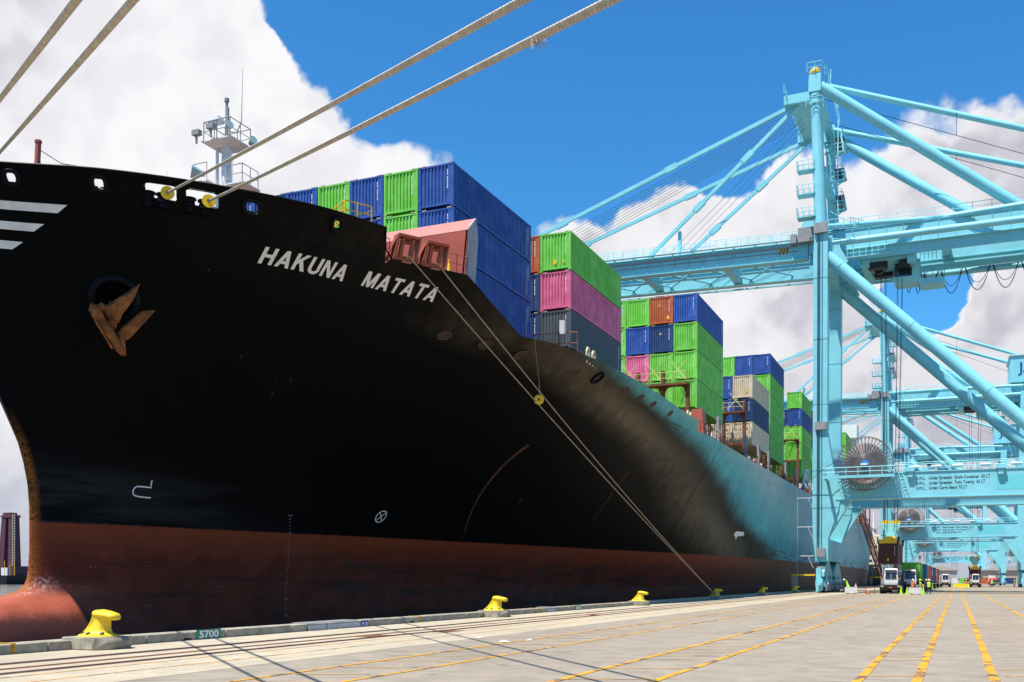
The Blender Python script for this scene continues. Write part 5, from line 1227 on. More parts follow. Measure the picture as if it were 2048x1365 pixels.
    P('paint_patch', MB().box(20.3, 26.0, -.912, -.90, 12.75, 14.5), M_PATCH)
    # machinery house
    mh = P('machinery_house', MB().box(27.5, 45.5, 2.6, 16.2, 48.9, 55.2)); P('house_roof', MB().box(27.2, 45.8, 2.3, 16.5, 55.2, 55.45), M_LG, mh)
    text_xz('house_lettering', 'JAXPORT', 3.4, 29.4, 2.575, 51.2, mat('lettering_navy', (.02, .05, .2), .5), mh, bold=.05)
    P('electrical_house', MB().box(27.6, 29.5, 2.5, 11.5, 7.6, 11.0), M_LG)
    mb = MB()
    for z in (11.2, 7.4): mb.rail([(26.8, 1.5, z), (26.8, 13, z), (32.6, 13, z), (32.6, -1.2, z)], 1.1, 1.5, .045)
    for k in range(10): mb.bar((31.9, -1.5, 8 + k * 4), (33.2, -1.5, 8 + k * 4), .09); mb.bar((31.9 + (k % 2) * 1.2, -1.5, 8 + k * 4), (33.1 - (k % 2) * 1.2, -1.5, 12 + k * 4), .1)
    for k in range(9): mb.rail([(31.7, -1.9, 8 + k * 4), (33.4, -1.9, 8 + k * 4)], 1.1, .8, .045)
    P('landside_stairs', mb, M_CYL)
    # trolley, cab, festoon, hoist ropes: these shift with the trolley
    P('trolley', MB().box(4.0, 11.0, 5.5, 13.3, 44.3, 45.0).box(4.2, 5.2, 5.2, 13.6, 43.6, 45.4).box(9.9, 10.9, 5.2, 13.6, 43.6, 45.4).box(5.5, 7.2, 6.3, 12.5, 45, 46.2), M_CY)
    cab = P('operator_cab', MB().loft([(41.6, 8.4, 11.2, 8.0, 10.8), (42.3, 8.0, 11.4, 7.6, 11.0), (44.6, 8.2, 11.4, 7.8, 11.0)]))
    P('cab_window', MB().loft([(42.4, 8.1, 10.4, 7.53, 7.56), (44.2, 8.25, 10.4, 7.70, 7.74)]).box(11.38, 11.43, 8.0, 10.2, 42.7, 44.0), M_GLASS, cab)
    mb = MB(); mb.rail([(11.5, 7.8, 41.9), (14.4, 7.8, 41.9), (14.4, 10.8, 41.9)], 1.1, .7, .04); mb.rail([(11.4, 8.0, 44.4), (13.4, 8.0, 44.4)], 1.6, .5, .04); mb.box(11.4, 14.4, 7.9, 10.9, 41.1, 41.8); P('cab_platform', mb, M_CY, cab)
    for x in (6.4, 7.0, 8.6, 9.2):
        for y in (7.6, 9.6): P('hoist_rope', MB().tube((x, y, 44.4), (7.8 + (x - 7.8) * .55, 8.6 + (y - 8.6) * .8, 8.2), .032, n=3), M_DK)
    x = 9.2
    for w, d in ((1.0, 3.0), (1.0, 3.2), (2.0, 2.9), (2.9, 3.7), (3.3, 3.6), (3.3, 3.7), (3.3, 3.6), (3.3, 3.5), (3.3, 3.6)):
        mb = MB()
        for o_, r_ in ((0, .055), (.12, .04)): mb.poly([(x + w * i / 12, 15.3 + o_, 45.2 - (d - o_ * 9) * (1 - (2 * i / 12 - 1) ** 2)) for i in range(13)], r_, 4)
        mb.box(x - .18, x + .18, 15.1, 15.6, 45.1, 45.6); x += w + .18; P('festoon_cable', mb, M_DK)
    return C_
def build_spreader():
    S_ = empty('lifting_spreader', (0, 0, 0), '', 'spreader', 'yellow lifting spreaders')
    P = lambda n, mb, m, par=None: part(n, mb, m, par or S_)
    hbk = P('headblock', MB().prism([(-1.2, 1.25), (-.62, .55), (-.62, .1), (.62, .1), (.62, .55), (1.2, 1.25), (1.2, 1.7), (-1.2, 1.7)], 'y', -.75, .75), M_CY)
    for x in (-.62, .62):
        P('sheave', MB().disc((x, 0, 1.62), (0, 1, 0), .60, 1.3, 20), M_YEL, hbk); P('sheave_pin', MB().disc((x, 0, 1.35), (0, 1, 0), .09, 1.56, 10), M_GREY, hbk)
    P('headblock_frame', MB().box(-.55, .55, -.95, -.75, -.1, .25).box(-.5, -.3, -.9, .9, -.4, .3).box(.3, .5, -.9, .9, -.4, .3), M_CY, hbk)
    P('spreader_beam', MB().box(-.55, .55, -6.1, 6.1, -.95, -.35).box(-.7, .7, -2, 2, -.4, -.1), M_YEL)
    for y in (-5.95, 5.95):
        a = P('end_beam', MB().box(-1.2, 1.2, y - .25, y + .25, -1.15, -.65).box(-.4, .4, y - .32, y + .32, -.7, -.25), M_YEL)
        mb = MB()
        for x in (-1.2, 1.2): mb.prism([(x - .12, -1.2), (x + .12, -1.2), (x + .22 * (1 if x > 0 else -1), -.3), (x - .05, -.3)], 'y', y - .3, y + .3)
        P('corner_guide', mb, M_DK, a)
    P('dark_frame', MB().box(-1.1, 1.1, -5.6, 5.6, -1.1, -.96), M_BROWNC)
    return S_
crane = build_crane(); spr = build_spreader()
CR = [(136.2, 0, 'nearest and largest pale blue crane, with a grey cable reel on its beam'), (264, 12.2, 'second pale blue crane along the quay, seen through the legs of the nearest'),
      (381, -2, 'third pale blue crane along the quay, behind the second one'), (640, 6, 'farthest pale blue crane, small above the trucks down the quay')]
for i, (y0, shift, lab) in enumerate(CR):
    c = crane if i == 0 else copy_tree(crane)
    c.location = (XR, y0, 0); c['label'] = lab
    if i and shift:
        for ch in c.children:
            if ch.name.split('.')[0] in ('trolley', 'trolley_machinery', 'operator_cab', 'hoist_rope', 'festoon_cable'): ch.location.x += shift
for i, (cy0, xx, zb, col, lab) in enumerate(((136.2, 7.8, 3.75, 'brown', 'dark brown container hanging from the yellow spreader under the nearest crane'), (264, 20.0, 1.55, 'maroon', 'maroon container under a yellow spreader, set down behind a white tractor'))):
    s_ = spr if i == 0 else copy_tree(spr)
    s_.location = (XR + xx, cy0 + 8.6, zb + 2.7 + 1.15); s_['label'] = ['yellow spreader with blue headblock gripping the dark brown hanging container', 'small yellow spreader on the maroon container under the second crane'][i]
    container(XR + xx, cy0 + 8.6 - CL / 2, zb, 2.70, col, lab, None, extra=(('p', 0, .4),))
    if i:
        for ch in crane.children: pass

# ================================================================== ROPES
def laid_rope(name, pts, rad, m, label, group=None, pitch=.30, seg=10):
    P = [Vector(p) for p in pts]; L = [0.0]
    for a, b in zip(P, P[1:]): L.append(L[-1] + (b - a).length)
    T = L[-1]; n = int(T / pitch * seg)
    d = (P[-1] - P[0]).normalized(); a_ = d.cross(Vector((0, 0, 1))).normalized(); b_ = a_.cross(d)
    mb = MB(); k = 0; C = []
    for i in range(n + 1):
        s = T * i / n
        while k < len(L) - 2 and s > L[k + 1]: k += 1
        C.append((P[k].lerp(P[k + 1], (s - L[k]) / (L[k + 1] - L[k])), s))
    for st in range(3):
        mb.poly([c + (a_ * math.cos(2 * math.pi * (s / pitch + st / 3)) + b_ * math.sin(2 * math.pi * (s / pitch + st / 3))) * rad * .60 for c, s in C], rad * .50, 6)
    o = part(name, mb, m, None, fix=False); return tag(o, label, 'rope', group)
def sag(a, b, s, n=24): a, b = Vector(a), Vector(b); return [a.lerp(b, i / n) - Vector((0, 0, s * 4 * (i / n) * (1 - i / n))) for i in range(n + 1)]
def head(S_, px, py, d, s): r = ray(px, py); Rr = Vector((r.x * d, r.y * d, H + r.z * d)); S_ = Vector(S_); e = Rr + (Rr - S_) * ((Rr.z - .4) / (S_.z - Rr.z)); return sag(S_, e, s, 40)
ra = hp(34.72, 18.88) - hn(34.7, 18.9) * .25; rb = hp(36.14, 18.82) - hn(36.1, 18.8) * .25
laid_rope('mooring_rope', head(ra, 1032, 0, 11.0, .05), .046, M_ROPE, 'thick pale mooring rope from the left bow opening, upper of the two long ropes', 'bow mooring ropes')
laid_rope('mooring_rope', head(rb, 1190, 0, 11.0, .10), .050, M_ROPE, 'thick frayed mooring rope from the right bow opening, lower of two long ropes overhead', 'bow mooring ropes')
laid_rope('mooring_rope', head((-39.5, 29.1, 19.1), 145, 0, 10.0, .06), .040, M_ROPE, 'mooring rope crossing the top left corner, the one nearer the corner', 'bow mooring ropes')
laid_rope('mooring_rope', head((-38.5, 29.9, 18.9), 258, 0, 11.0, .06), .044, M_ROPE, 'mooring rope at the top left, right of the one in the corner', 'bow mooring ropes')
# frayed tuft on the lower long rope
best = None
for p_ in head(rb, 1190, 0, 11.0, .10) and sag(*[head(rb, 1190, 0, 11.0, .10)[k] for k in (0, -1)], .10, 400):
    q = p_ - Vector((0, 0, H)); dq = -q.x * SN + q.y * CS
    if dq > 1:
        e_ = abs(1024 + F * (q.x * CS + q.y * SN) / dq - 1072)
        if best is None or e_ < best[0]: best = (e_, p_.copy())
c = best[1]; mb = MB(); rnd = random.Random(8)
for i in range(46):
    a = c + Vector((rnd.uniform(-.08, .08), rnd.uniform(-.08, .08), rnd.uniform(-.04, .01))); b = a + Vector((rnd.uniform(-.04, .05), rnd.uniform(-.04, .04), -rnd.uniform(.03, .12))); mb.tube(a, b, .0035, n=3, cap=False)
tag(part('rope_fray', mb, M_ROPE, None, fix=False), 'tuft of loose fibres hanging from the lower overhead mooring rope', 'rope fray')
B4 = Vector((KX + .22, BOL_Y[3], 0))
e1_, e2_ = B4 + Vector((-.2, -.12, .66)), B4 + Vector((-.18, .1, .6))
sp1, sp2 = sag(F1, e1_, .35, 30), sag(F2, e2_, .5, 30)
laid_rope('spring_line', sp1, .038, M_ROPE2, 'tan rope from the left roller box on the bow down to the quay bollard', 'spring lines', .3)
laid_rope('spring_line', sp2, .038, M_ROPE2, 'tan rope from the right roller box on the bow down to the quay bollard', 'spring lines', .3)
for k_, e_ in enumerate((e1_, e2_)):
    pts = [B4 + Vector((.31 * math.cos(t) * .9 + .08, .27 * math.sin(t), .58 + .05 * k_ + .04 * math.sin(t))) for t in [2 * math.pi * i / 20 for i in range(20)]]
    tag(part('rope_eye', MB().poly(pts, .05, 6, True), M_ROPE2, None), ['lower loop of tan rope round the fourth bollard', 'upper loop of tan rope round the fourth bollard'][k_], 'rope loop')
M_DISC = mat('rat_guard_yellow', (.92, .56, .006), .4, var=.06)
def guard(c, d, r_, lab):
    d = Vector((d[0], d[1], 0)).normalized(); c = Vector(c); a = d.cross(Vector((0, 0, 1))).normalized(); b = a.cross(d)
    g = empty('rat_guard', tuple(c), lab, 'rat guard', 'yellow rat guards on the ropes')
    mb = MB(); n = 26; rr = []
    for s_ in (-.012, .012):
        rr.append([d * s_ + a * (r_ * math.cos(2 * math.pi * i / n)) + b * (r_ * math.sin(2 * math.pi * i / n)) for i in range(n)])
    mb.rings(rr); part('disc', mb, M_DISC, g)
    part('hub', MB().tube(-d * .05, d * .07, .075, n=10), M_DK, g)
    part('slot', MB().bar(-b * r_ * .95 - d * .02, -b * .05 - d * .02, .05, .05, d), M_DK, g)
    part('hanging_cord', MB().tube(b * r_ * .9, b * r_ * .9 + Vector((0, 0, .75)), .008, n=3), M_LG, g); return g
A0 = Vector(ra); dA = (Vector(head(ra, 1032, 0, 11, 0)[-1]) - A0).normalized(); guard(A0 + dA * .45, dA, .30, 'yellow rat guard disc on the rope in the left bow opening')
A1 = Vector(rb); dB = (Vector(head(rb, 1190, 0, 11, 0)[-1]) - A1).normalized(); guard(A1 + dB * .45, dB, .30, 'yellow rat guard disc on the rope in the right bow opening')
gm = (sp1[9] + sp2[9]) / 2; guard(sp1[9].lerp(sp2[9], .4), (.35, -.93, 0), .31, 'yellow rat guard disc hanging on the tan spring ropes by the hull')
tag(part('guard_line', MB().tube(gm + Vector((0, 0, .3)), hp(55.2, 16.1), .012, n=4), M_ROPE2, None), 'thin cord tying the hanging rat guard up to the deck edge', 'cord')

# ================================================================== VEHICLES
def wheel(parent, x, y, r_, w, nm='wheel'):
    o = part(nm, MB().disc((x, y, r_), (1, 0, 0), r_, w, 20), M_TIRE, parent); part('rim', MB().disc((x, y, r_), (1, 0, 0), r_ * .55, w + .04, 14), M_GREY, o); return o
def tractor():
    t = empty('terminal_tractor', (0, 0, 0), '', 'tractor truck', 'white yard tractors')
    P = lambda n, mb, m, par=None: part(n, mb, m, par or t)
    P('chassis', MB().box(-.5, .5, .2, 5.2, .55, .95).box(-1.2, 1.2, .0, .5, .45, 1.0), M_DK)
    P('bumper', MB().loft([(.42, -1.18, 1.18, -.12, .15), (.55, -1.25, 1.25, -.2, .15), (1.05, -1.25, 1.25, -.2, .15), (1.12, -1.2, 1.2, -.1, .15)]), M_DK)
    P('deck', MB().box(-1.22, 1.22, .1, 2.3, .98, 1.12), M_DK)
    cab = P('cab', MB().loft([(1.12, -.72, .80, .18, 1.75), (1.75, -.75, .82, .10, 1.85), (2.95, -.68, .76, .38, 1.85), (3.08, -.62, .70, .48, 1.78)]), M_WH)
    P('windshield', MB().loft([(1.80, -.62, .70, .065, .095), (2.60, -.58, .66, .265, .295)]), M_GLASS, cab)
    P('visor', MB().loft([(2.66, -.64, .72, .12, .34), (2.92, -.62, .70, .2, .4)]), M_DK, cab)
    P('side_window', MB().box(.80, .835, .55, 1.5, 1.85, 2.75).box(-.765, -.735, .55, 1.5, 1.85, 2.75), M_GLASS, cab)
    mb = MB(); mb.bar((-.3, .07, 1.78), (.05, .16, 2.2), .03); mb.bar((.25, .07, 1.78), (.55, .16, 2.2), .03); P('wiper', mb, M_DK, cab)
    P('cab_post', MB().bar((.04, .06, 1.8), (.04, .26, 2.6), .03), M_WH, cab)
    for x in (-.95, .95): P('headlight', MB().box(x - .16, x + .16, -.23, -.18, .84, .98), M_CREAM)
    P('plate', MB().box(-.2, .22, -.23, -.19, .72, .82), M_CONEO)
    for x in (-1.05, 1.05): wheel(t, x, .85, .52, .36)
    for x in (-.95, .95): wheel(t, x, 3.9, .52, .6)
    P('exhaust', MB().tube((-.98, 2.0, 1.0), (-.98, 2.0, 3.0), .12, n=10).box(-1.2, -.8, 1.6, 2.4, 1.1, 2.0), M_GREY)
    P('fifth_wheel', MB().box(-.6, .6, 3.3, 4.5, .95, 1.2), M_DK)
    P('mirror', MB().box(.95, 1.12, .3, .38, 1.9, 2.3).bar((.8, .4, 2.3), (1.0, .34, 2.3), .03).box(-1.1, -.93, .3, .38, 1.9, 2.3).bar((-.75, .4, 2.3), (-.95, .34, 2.3), .03), M_DK)
    P('beacon', MB().tube((0, 1.2, 3.08), (0, 1.2, 3.25), .09, n=8), M_CONEO, cab)
    return t
def chassis():
    t = empty('container_trailer', (0, 0, 0), '', 'trailer', 'yard trailers')
    part('frame', MB().box(-.55, -.35, 0, 12.3, 1.0, 1.35).box(.35, .55, 0, 12.3, 1.0, 1.35).box(-1.2, 1.2, .1, .4, 1.2, 1.45).box(-1.2, 1.2, 11.9, 12.2, 1.2, 1.45).box(-1.2, 1.2, 6, 6.2, 1.1, 1.35), M_DK, t)
    for y in (9.6, 10.9):
        for x in (-.93, .93): wheel(t, x, y, .5, .55)
    return t
TR, CH = tractor(), chassis(); usedT = usedC = False
def put(proto, loc, lab, first):
    o = proto if first else copy_tree(proto); o.location = loc; o['label'] = lab; return o
TQ = [((-7.4, 130.0, 0), 'white yard tractor with black bumper waiting under the dark brown container'), ((-5.9, 146.5, 0), 'white yard tractor half hidden behind the front one, pulling a green container'),
      ((-2.6, 262.0, 0), 'white yard tractor farther down the quay, alone on the yellow lines'), ((3.95, 257.5, 0), 'white yard tractor with the maroon container on its trailer')]
for i, (l, lab) in enumerate(TQ): put(TR, l, lab, i == 0)
CQ = [((-7.4, 133.6, 0), 'empty trailer behind the front white yard tractor', None), ((-5.9, 150.2, 0), 'trailer under the green container on the quay', ('green', 'green container on a trailer behind the white tractors')),
      ((-5.6, 168, 0), 'trailer under the sky blue container on the quay', ('sky', 'sky blue container on a trailer, behind the green one')), ((-5.4, 188, 0), 'trailer under the rust red container on the quay', ('rust', 'rust red container on a trailer, behind the sky blue one')),
      ((-5.2, 213, 0), 'trailer under the navy container in the quay queue', ('navy', 'navy container on a trailer, behind the rust red one')), ((-5.0, 240, 0), 'trailer under the last red container in the quay queue', ('rust', 'last rust red container of the trailer queue, farthest of the row')), ((4.0, 261, 0), 'trailer under the maroon container', None)]
for i, (l, lab, c) in enumerate(CQ):
    put(CH, l, lab, i == 0)
    if c: container(l[0], l[1] + .1, 1.46, 2.70, c[0], c[1], 'containers on quay trailers')
def car(loc, col, lab, pick=True):
    t = empty('pickup_truck', loc, lab, 'pickup truck'); m = mat('car_paint_' + col[0], col[1], .3)
    part('body', MB().loft([(.45, -.95, .95, 0, 5.2), (.75, -1.0, 1.0, -.05, 5.25), (1.15, -.98, .98, 0, 5.2)]).box(-.9, .9, .1, 1.3, 1.1, 1.2), m, t)
    c = part('cab', MB().loft([(1.15, -.95, .95, 1.25, 3.4), (1.85, -.75, .75, 1.95, 3.2)]), m, t)
    part('windshield', MB().add([(-.82, 1.36, 1.24), (.82, 1.36, 1.24), (.66, 1.86, 1.76), (-.66, 1.86, 1.76), (-.82, 1.30, 1.22), (.82, 1.30, 1.22), (.66, 1.80, 1.78), (-.66, 1.80, 1.78)], [(0, 1, 2, 3), (7, 6, 5, 4), (4, 5, 1, 0), (6, 7, 3, 2), (5, 6, 2, 1), (7, 4, 0, 3)]), M_GLASS, c)
    part('grille', MB().box(-.6, .6, -.1, -.04, .7, 1.0), M_GREY, t)
    for x in (-.8, .8): part('headlight', MB().box(x - .14, x + .14, -.09, -.03, .8, .98), M_CREAM, t)
    for x in (-.88, .88):
        for y in (1.0, 4.2): wheel(t, x, y, .4, .26)
    return t
car((10.9, 330, 0), ('black', (.015, .015, .017)), 'black pickup truck parked near the second crane, facing the camera')
car((3.2, 400, 0), ('silver', (.3, .3, .31)), 'small silver pickup truck far down the quay')
t = empty('box_truck', (11.5, 395, 0), 'white box truck parked before the tan warehouse', 'truck')
part('cargo_box', MB().box(-1.2, 1.2, 2, 8, .9, 3.4), M_WH, t); part('cab', MB().loft([(.5, -1.1, 1.1, 0, 2), (1.6, -1.1, 1.1, 0, 2), (2.5, -1, 1, .5, 2)]), mat('van_red', (.5, .03, .02), .4), t)
for x in (-.95, .95):
    for y in (.9, 6.4): wheel(t, x, y, .45, .3)
# barriers, cones
def barrier(loc, L, lab, grp, m=M_CONC2, hgt=.82):
    t = empty('barrier', loc, lab, 'barrier', grp)
    part('block', MB().loft([(.08, -L / 2, L / 2, -.3, .3), (.30, -L / 2, L / 2, -.28, .28), (.55, -L / 2, L / 2, -.22, .22), (hgt, -L / 2, L / 2, -.2, .2)]), m, t)
    part('foot', MB().box(-L / 2 + .15, -L / 2 + .5, -.25, .25, 0, .08).box(L / 2 - .5, L / 2 - .15, -.25, .25, 0, .08), M_DK, t)
barrier((-11.6, 126.4, 0), 1.45, 'pale concrete barrier left of the white tractor with a lime cone leaning on it', 'concrete barriers'); barrier((-4.45, 125.5, 0), 1.45, 'pale concrete barrier right of the white tractor in front of the orange vest worker', 'concrete barriers')
barrier((-5.5, 222, 0), 2.4, 'left yellow barrier beyond the queue of workers', 'yellow barriers', M_YEL, .9); barrier((.9, 236, 0), 2.7, 'right yellow barrier in the middle of the quay lanes', 'yellow barriers', M_YEL, .9)
tag(part('barrier_rail', MB().rail([(-10.9, 126.4, 0), (-9.0, 126.4, 0)], .8, .95, .03), M_DK, None), 'thin dark pipe rail beside the left concrete barrier', 'rail')
def cone(loc, m, lab, grp, hgt=.95, tilt=0):
    t = empty('traffic_cone', loc, lab, 'traffic cone', grp); t.rotation_euler.y = tilt
    part('cone', MB().tube((0, 0, .04), (0, 0, hgt), .19, .04, 14), m, t); part('base', MB().box(-.22, .22, -.22, .22, 0, .045), m if m is M_CONEL else M_DK, t)
    if m is M_CONEO: part('band', MB().tube((0, 0, hgt * .5), (0, 0, hgt * .68), .125, .095, 14), M_WH, t)
cone((-5.95, 124.9, 0), M_CONEL, 'tall lime cone just right of the white tractor', 'lime cones', .95); cone((-5.35, 126.2, 0), M_CONEL, 'lime cone between the tall one and the concrete barrier', 'lime cones', .85); cone((-3.6, 126.5, 0), M_CONEL, 'lime cone at the right end of the concrete barrier', 'lime cones', .9)
cone((-11.95, 126.5, .80), M_CONEL, 'lime cone tipped over on the left concrete barrier', 'lime cones', .9, -.3)
cone((-9.75, 127.6, 0), M_CONEO, 'orange cone on the ground left of the white tractor', 'orange cones', .85); cone((-11.25, 128.2, .5), M_CONEO, 'orange cone behind the left concrete barrier', 'orange cones', .8)
cone((-4.3, 205, 0), M_CONEL, 'distant lime cone near the left yellow barrier', 'far lime cones'); cone((-.6, 252, 0), M_CONEL, 'distant lime cone right of the lone white tractor', 'far lime cones'); cone((2.3, 232, 0), M_CONEL, 'distant lime cone near the right yellow barrier', 'far lime cones')

# ================================================================== PEOPLE
def person_body(pose):
    J = {'pel': (0, 0, .93), 'chest': (0, -.02, 1.28), 'neck': (0, -.01, 1.48), 'head': (0, -.03, 1.60), 'top': (0, -.02, 1.73),
         'shL': (-.19, 0, 1.42), 'elL': (-.25, .03, 1.14), 'haL': (-.25, -.08, .88), 'shR': (.19, 0, 1.42), 'elR': (.25, .03, 1.14), 'haR': (.25, -.08, .88),
         'hiL': (-.10, 0, .88), 'knL': (-.11, -.03, .49), 'anL': (-.12, .03, .09), 'toL': (-.13, -.15, .04), 'hiR': (.10, 0, .88), 'knR': (.11, -.03, .49), 'anR': (.12, .03, .09), 'toR': (.13, -.15, .04)}
    J.update(pose)
    Rr = {'pel': .15, 'chest': .165, 'neck': .06, 'head': .095, 'top': .07, 'shL': .075, 'shR': .075, 'elL': .05, 'elR': .05, 'haL': .042, 'haR': .042, 'hiL': .10, 'hiR': .10, 'knL': .068, 'knR': .068, 'anL': .05, 'anR': .05, 'toL': .045, 'toR': .045}
    E = [('pel', 'chest'), ('chest', 'neck'), ('neck', 'head'), ('head', 'top'), ('chest', 'shL'), ('shL', 'elL'), ('elL', 'haL'), ('chest', 'shR'), ('shR', 'elR'), ('elR', 'haR'), ('pel', 'hiL'), ('hiL', 'knL'), ('knL', 'anL'), ('anL', 'toL'), ('pel', 'hiR'), ('hiR', 'knR'), ('knR', 'anR'), ('anR', 'toR')]
    ks = list(J); me = bpy.data.meshes.new('body'); me.from_pydata([J[k] for k in ks], [(ks.index(a), ks.index(b)) for a, b in E], [])
    ob = bpy.data.objects.new('body', me); COL.objects.link(ob); md = ob.modifiers.new('skin', 'SKIN')
    for i, k in enumerate(ks): me.skin_vertices[0].data[i].radius = (Rr[k], Rr[k] * (.72 if k in ('pel', 'chest') else 1)); me.skin_vertices[0].data[i].use_root = (k == 'pel')
    ob.modifiers.new('sub', 'SUBSURF').levels = 1
    bpy.context.view_layer.update()
    out = bpy.data.meshes.new_from_object(ob.evaluated_get(bpy.context.evaluated_depsgraph_get())); bpy.data.objects.remove(ob); out.name = 'body'
    for m in (M_NAVY, M_SKIN, M_DK): out.materials.append(m)
    for p in out.polygons:
        z = p.center.z; x = abs(p.center.x); p.use_smooth = True
        p.material_index = 1 if (z > 1.5 or (x > .2 and z < 1.02)) else (2 if z < .13 else 0)
    return out
WALK = {'knL': (-.11, -.16, .50), 'anL': (-.11, -.05, .10), 'toL': (-.12, -.22, .05), 'knR': (.11, .04, .48), 'anR': (.11, .30, .16), 'toR': (.12, .20, .05), 'haL': (-.26, .16, .95), 'haR': (.26, -.24, .98)}
BODY = [person_body({}), person_body(WALK)]
vest = MB().rings([[(rx * math.cos(2 * math.pi * i / 16), -.015 + ry * math.sin(2 * math.pi * i / 16), z) for i in range(16)] for z, rx, ry in ((.86, .20, .155), (1.0, .20, .155), (1.25, .225, .16), (1.40, .235, .135), (1.47, .13, .10))]).mesh('vest')
band = MB().rings([[(rx * math.cos(2 * math.pi * i / 16), -.015 + ry * math.sin(2 * math.pi * i / 16), z) for i in range(16)] for z, rx, ry in ((1.02, .205, .16), (1.08, .209, .161))]).mesh('reflective_band')
helm = MB().rings([[(rx * math.cos(2 * math.pi * i / 14), -.03 + (rx * 1.12) * math.sin(2 * math.pi * i / 14), z) for i in range(14)] for z, rx in ((1.665, .15), (1.68, .125), (1.76, .105), (1.80, .06), (1.81, .02))]).mesh('helmet')
face = MB(); face.bar((-.045, -.125, 1.625), (-.02, -.127, 1.625), .015); face.bar((.02, -.127, 1.625), (.045, -.125, 1.625), .015); face.prism([(-.012, 1.56), (.012, 1.56), (0, 1.61)], 'y', -.15, -.11); face.bar((-.025, -.122, 1.535), (.025, -.122, 1.535), .01)
face_me = face.mesh('face')
def person(x, y, vm, hm, lab, walk=0, rz=0.0, z=0, sc=1.0, band_=True):
    t = empty('person', (x, y, z), lab, 'person', None, rz); t.scale = (sc, sc, sc)
    b = link('body', BODY[walk], None, t); link('face', face_me, M_SKIN, b)
    v = bpy.data.objects.new('vest', vest.copy()); COL.objects.link(v); v.data.materials.clear(); v.data.materials.append(vm); v.parent = t
    if band_: link('reflective_band', band, M_LG, v)
    h = bpy.data.objects.new('helmet', helm.copy()); COL.objects.link(h); h.data.materials.clear(); h.data.materials.append(hm); h.parent = t
M_HW, M_HY = M_WH, mat('helmet_yellow', (.8, .55, .02), .4)
person(-4.75, 126.6, M_ORANGE, M_HW, 'person in orange vest and white helmet behind the right concrete barrier', 0, 2.6)
person(-4.0, 127.6, M_HIVIS, M_HY, 'person in lime vest and yellow helmet just right of the orange one', 0, 1.2)
person(-2.95, 125.0, M_HIVIS, M_HW, 'person in lime vest and white helmet standing in the open right of the lime cones', 1, 2.8)
person(-3.4, 131.0, M_NAVY, M_HY, 'person in dark clothes and yellow helmet behind the lime vest workers', 0, .3, band_=False)
person(1.9, 250, M_ORANGE, M_HW, 'small person in orange vest left of the maroon container tractor', 1, .4); person(2.9, 251, M_HIVIS, M_HW, 'small person in lime vest in front of the maroon container tractor', 0, 1)
person(7.5, 260, M_HIVIS, M_HW, 'small person in lime vest right of the maroon container tractor', 0, 0); person(12.1, 258, M_HIVIS, M_HY, 'small person in lime vest by the landside crane leg', 1, 1.5)
person(-13.2, 134, M_NAVY, M_HW, 'person in dark clothes behind the nearest crane wheels', 1, 1.2, band_=False)
# red extinguisher cart by the pickup
t = empty('fuel_cart', (8.6, 300, 0), 'small red cart standing left of the black pickup', 'cart'); part('tank', MB().tube((0, 0, .3), (0, 0, 1.7), .4, n=14), mat('van_red', (.5, .03, .02), .4), t); part('frame', MB().box(-.5, .5, -.5, .5, .2, .32), M_DK, t)
for x in (-.5, .5): wheel(t, x, 0, .2, .1)
# gangway down from the ship's side
a, b = Vector((-20.4, 238, 16.6)), Vector((-17.6, 274, .6))
g = empty('gangway', (0, 0, 0), 'dark red truss gangway sloping from the ship down to the quay', 'gangway')
d = (b - a); side = Vector((.9, .08, 0))
mb = MB(); mb.bar(a, b, .3, .35); mb.bar(a + side, b + side, .3, .35); part('stringer', mb, M_FAIR, g)
mb = MB(); mb.bar(a + Vector((0, 0, 1.6)), b + Vector((0, 0, 1.6)), .14); mb.bar(a + side + Vector((0, 0, 1.6)), b + side + Vector((0, 0, 1.6)), .14)
for i in range(25):
    p = a + d * (i / 24)
    for o_ in (Vector(), side):
        mb.bar(p + o_, p + o_ + Vector((0, 0, 1.6)), .09)
        if i < 24: mb.bar(p + o_, p + d / 24 + o_ + Vector((0, 0, 1.6)), .07)
part('truss', mb, M_FAIR, g)
mb = MB()
for i in range(60): p = a + d * (i / 60); mb.bar(p, p + side, .3, .05)
part('tread', mb, M_GREY, g); part('upper_landing', MB().box(-22.4, -20.0, 236, 238.5, 16.2, 16.5).rail([(-20.1, 236, 16.5), (-20.1, 238.4, 16.5)], 1.1, 1, .05), M_LG, g)

# ================================================================== FAR THINGS
fs = empty('moored_ship', (-33, 420, WZ), 'distant second ship with cream superstructure moored beyond the big one', 'ship')
part('hull', MB().loft([(0, -10, 10, 20, 200), (9, -12, 12, 6, 205), (10.5, -12, 12, 4, 206)]), mat('far_hull', (.12, .13, .14), .6), fs)
s2 = part('superstructure', MB().box(-10, 11, 30, 44, 10.4, 23).box(-12, 12.5, 31, 37, 20, 23.5), M_CREAM, fs)
mb = MB()
for z in (12, 15, 18): 
    for x in range(-9, 10, 2): mb.box(x, x + 1, 29.9, 30.02, z, z + 1)
part('window_row', mb, M_GLASS, s2); part('forward_house', MB().box(-8, 11.5, 150, 160, 10.4, 19), M_CREAM, fs)
part('mast', MB().tube((0, 38, 23), (0, 38, 34), .5, .2, 8), M_WH, fs); part('cargo_crane', MB().tube((8, 90, 10), (8, 90, 24), 1.2, n=10).bar((8, 90, 23), (2, 130, 30), 1.0), M_CREAM, fs)
wh = empty('warehouse', (46, 560, 0), 'low tan warehouse with a pale sloping roof at the end of the quay', 'building')
part('wall', MB().box(-34, 60, 0, 90, 0, 6.6), M_TAN, wh); part('roof', MB().prism([(-35, 6.6), (61, 6.6), (61, 7.2), (13, 12.6), (-35, 7.2)], 'y', -1, 91), M_ROOF, wh)
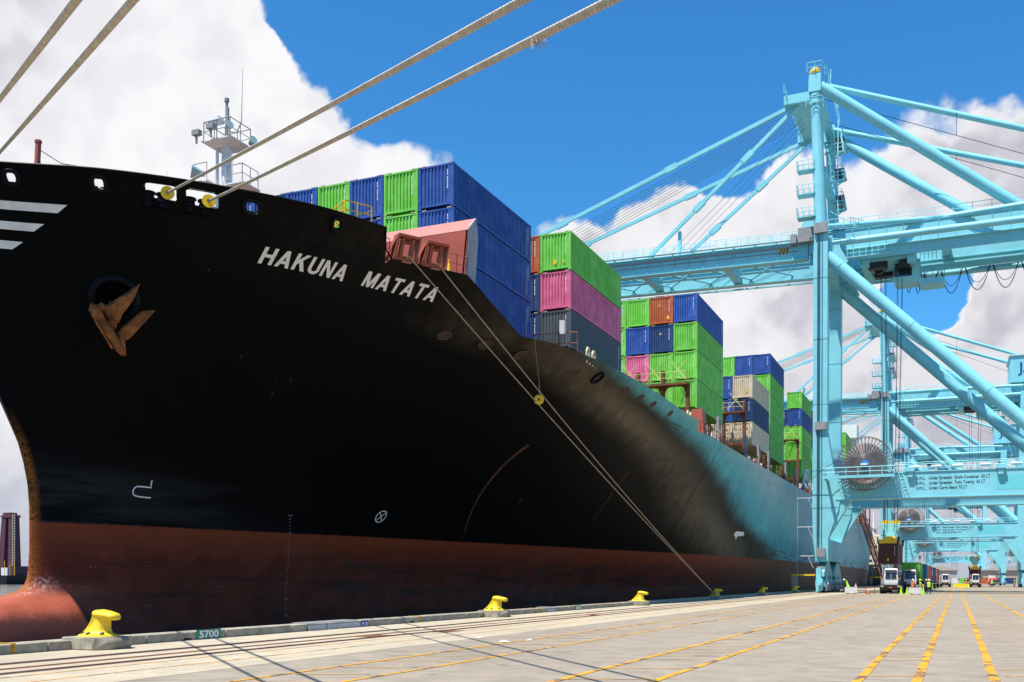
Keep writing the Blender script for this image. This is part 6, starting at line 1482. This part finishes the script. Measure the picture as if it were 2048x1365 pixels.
for x in range(-30, 56, 12): part('door', MB().box(x, x + 5, -.1, .02, 0, 4.6), M_GREY, wh)
w2 = empty('warehouse', (-12, 720, 0), 'small grey shed far down the quay left of the tan warehouse', 'building'); part('wall', MB().box(-8, 12, 0, 40, 0, 8), M_ROOF, w2); part('roof', MB().prism([(-9, 8), (13, 8), (2, 11)], 'y', -1, 41), M_TAN, w2)
bd = empty('road_bridge', (150, 1900, 0), 'long grey road bridge deck crossing far behind the cranes', 'bridge')
part('bridge_deck', MB().box(-420, 420, -6, 6, 44, 46.5), M_ROOF, bd)
for x in range(-390, 420, 60): part('bridge_pier', MB().box(x - 2, x + 2, -4, 4, 0, 44), M_ROOF, bd)
# yard containers and lamp poles beyond, small
rnd = random.Random(21)
for i, (x, y, c) in enumerate(((16, 470, 'orange'), (24, 500, 'navy'), (20, 540, 'grey'), (-1, 520, 'white'), (2.5, 560, 'green'))):
    container(x, y, 0, 2.70, c, '%s container standing on the ground far down the quay' % CNAME.get(c, c), 'containers far down the quay', marks=False, rz=1.57 if i < 3 else 0)
# crane barge on the river
bg_ = empty('crane_barge', (-556, 455, WZ), 'dark crane barge with a maroon twin-legged gantry far across the water', 'barge', None, R(0))
part('hull', MB().loft([(-.5, -22, 15, -14, 14), (5.6, -24, 17, -15, 15)]), M_DK, bg_)
sc_ = part('deck_house', MB().box(3, 8.5, -8, 6, 5.6, 10.5), M_WH, bg_); part('deck_cabin', MB().box(10, 15, -8, 4, 5.6, 11.5), M_PURP, bg_)
for x0, x1 in ((-4.5, -1.5), (5.2, 4.6)): part('gantry_leg', MB().loft([(6, x0 - 2.6, x0 + 2.6, -3, 3), (43, x1 - 2.0, x1 + 2.0, -2.4, 2.4)]), M_PURP, bg_)
part('gantry_head', MB().box(-4.0, 7.2, -2.8, 2.8, 42.6, 44.2).box(-2.5, 4.6, -2.4, 2.4, 44.2, 45.8), M_PURP, bg_)
part('winch_tower', MB().box(-14.5, -6.5, -4, 4, 5.6, 25).box(-12, -10.5, -1, 1, 25, 32).disc((-11, 0, 32), (0, 1, 0), 1.2, 1.6, 12), M_DK, bg_)
mb = MB()
for i in range(22): mb.bar((8.2, -4, 8 + i * 1.7), (10.2, -4, 8 + i * 1.7), .25)
mb.bar((8.2, -4, 6), (8.2, -4, 45), .25); mb.bar((10.2, -4, 6), (10.2, -4, 45), .22); part('ladder', mb, M_CREAM, bg_)
mb = MB(); mb.bar((15, -8, 5.6), (15, -8, 14), .3); mb.bar((11, -8, 5.6), (11, -8, 12), .3); mb.bar((6, -8, 5.6), (6, -8, 15), .3); part('spud_pole', mb, M_YEL, bg_)
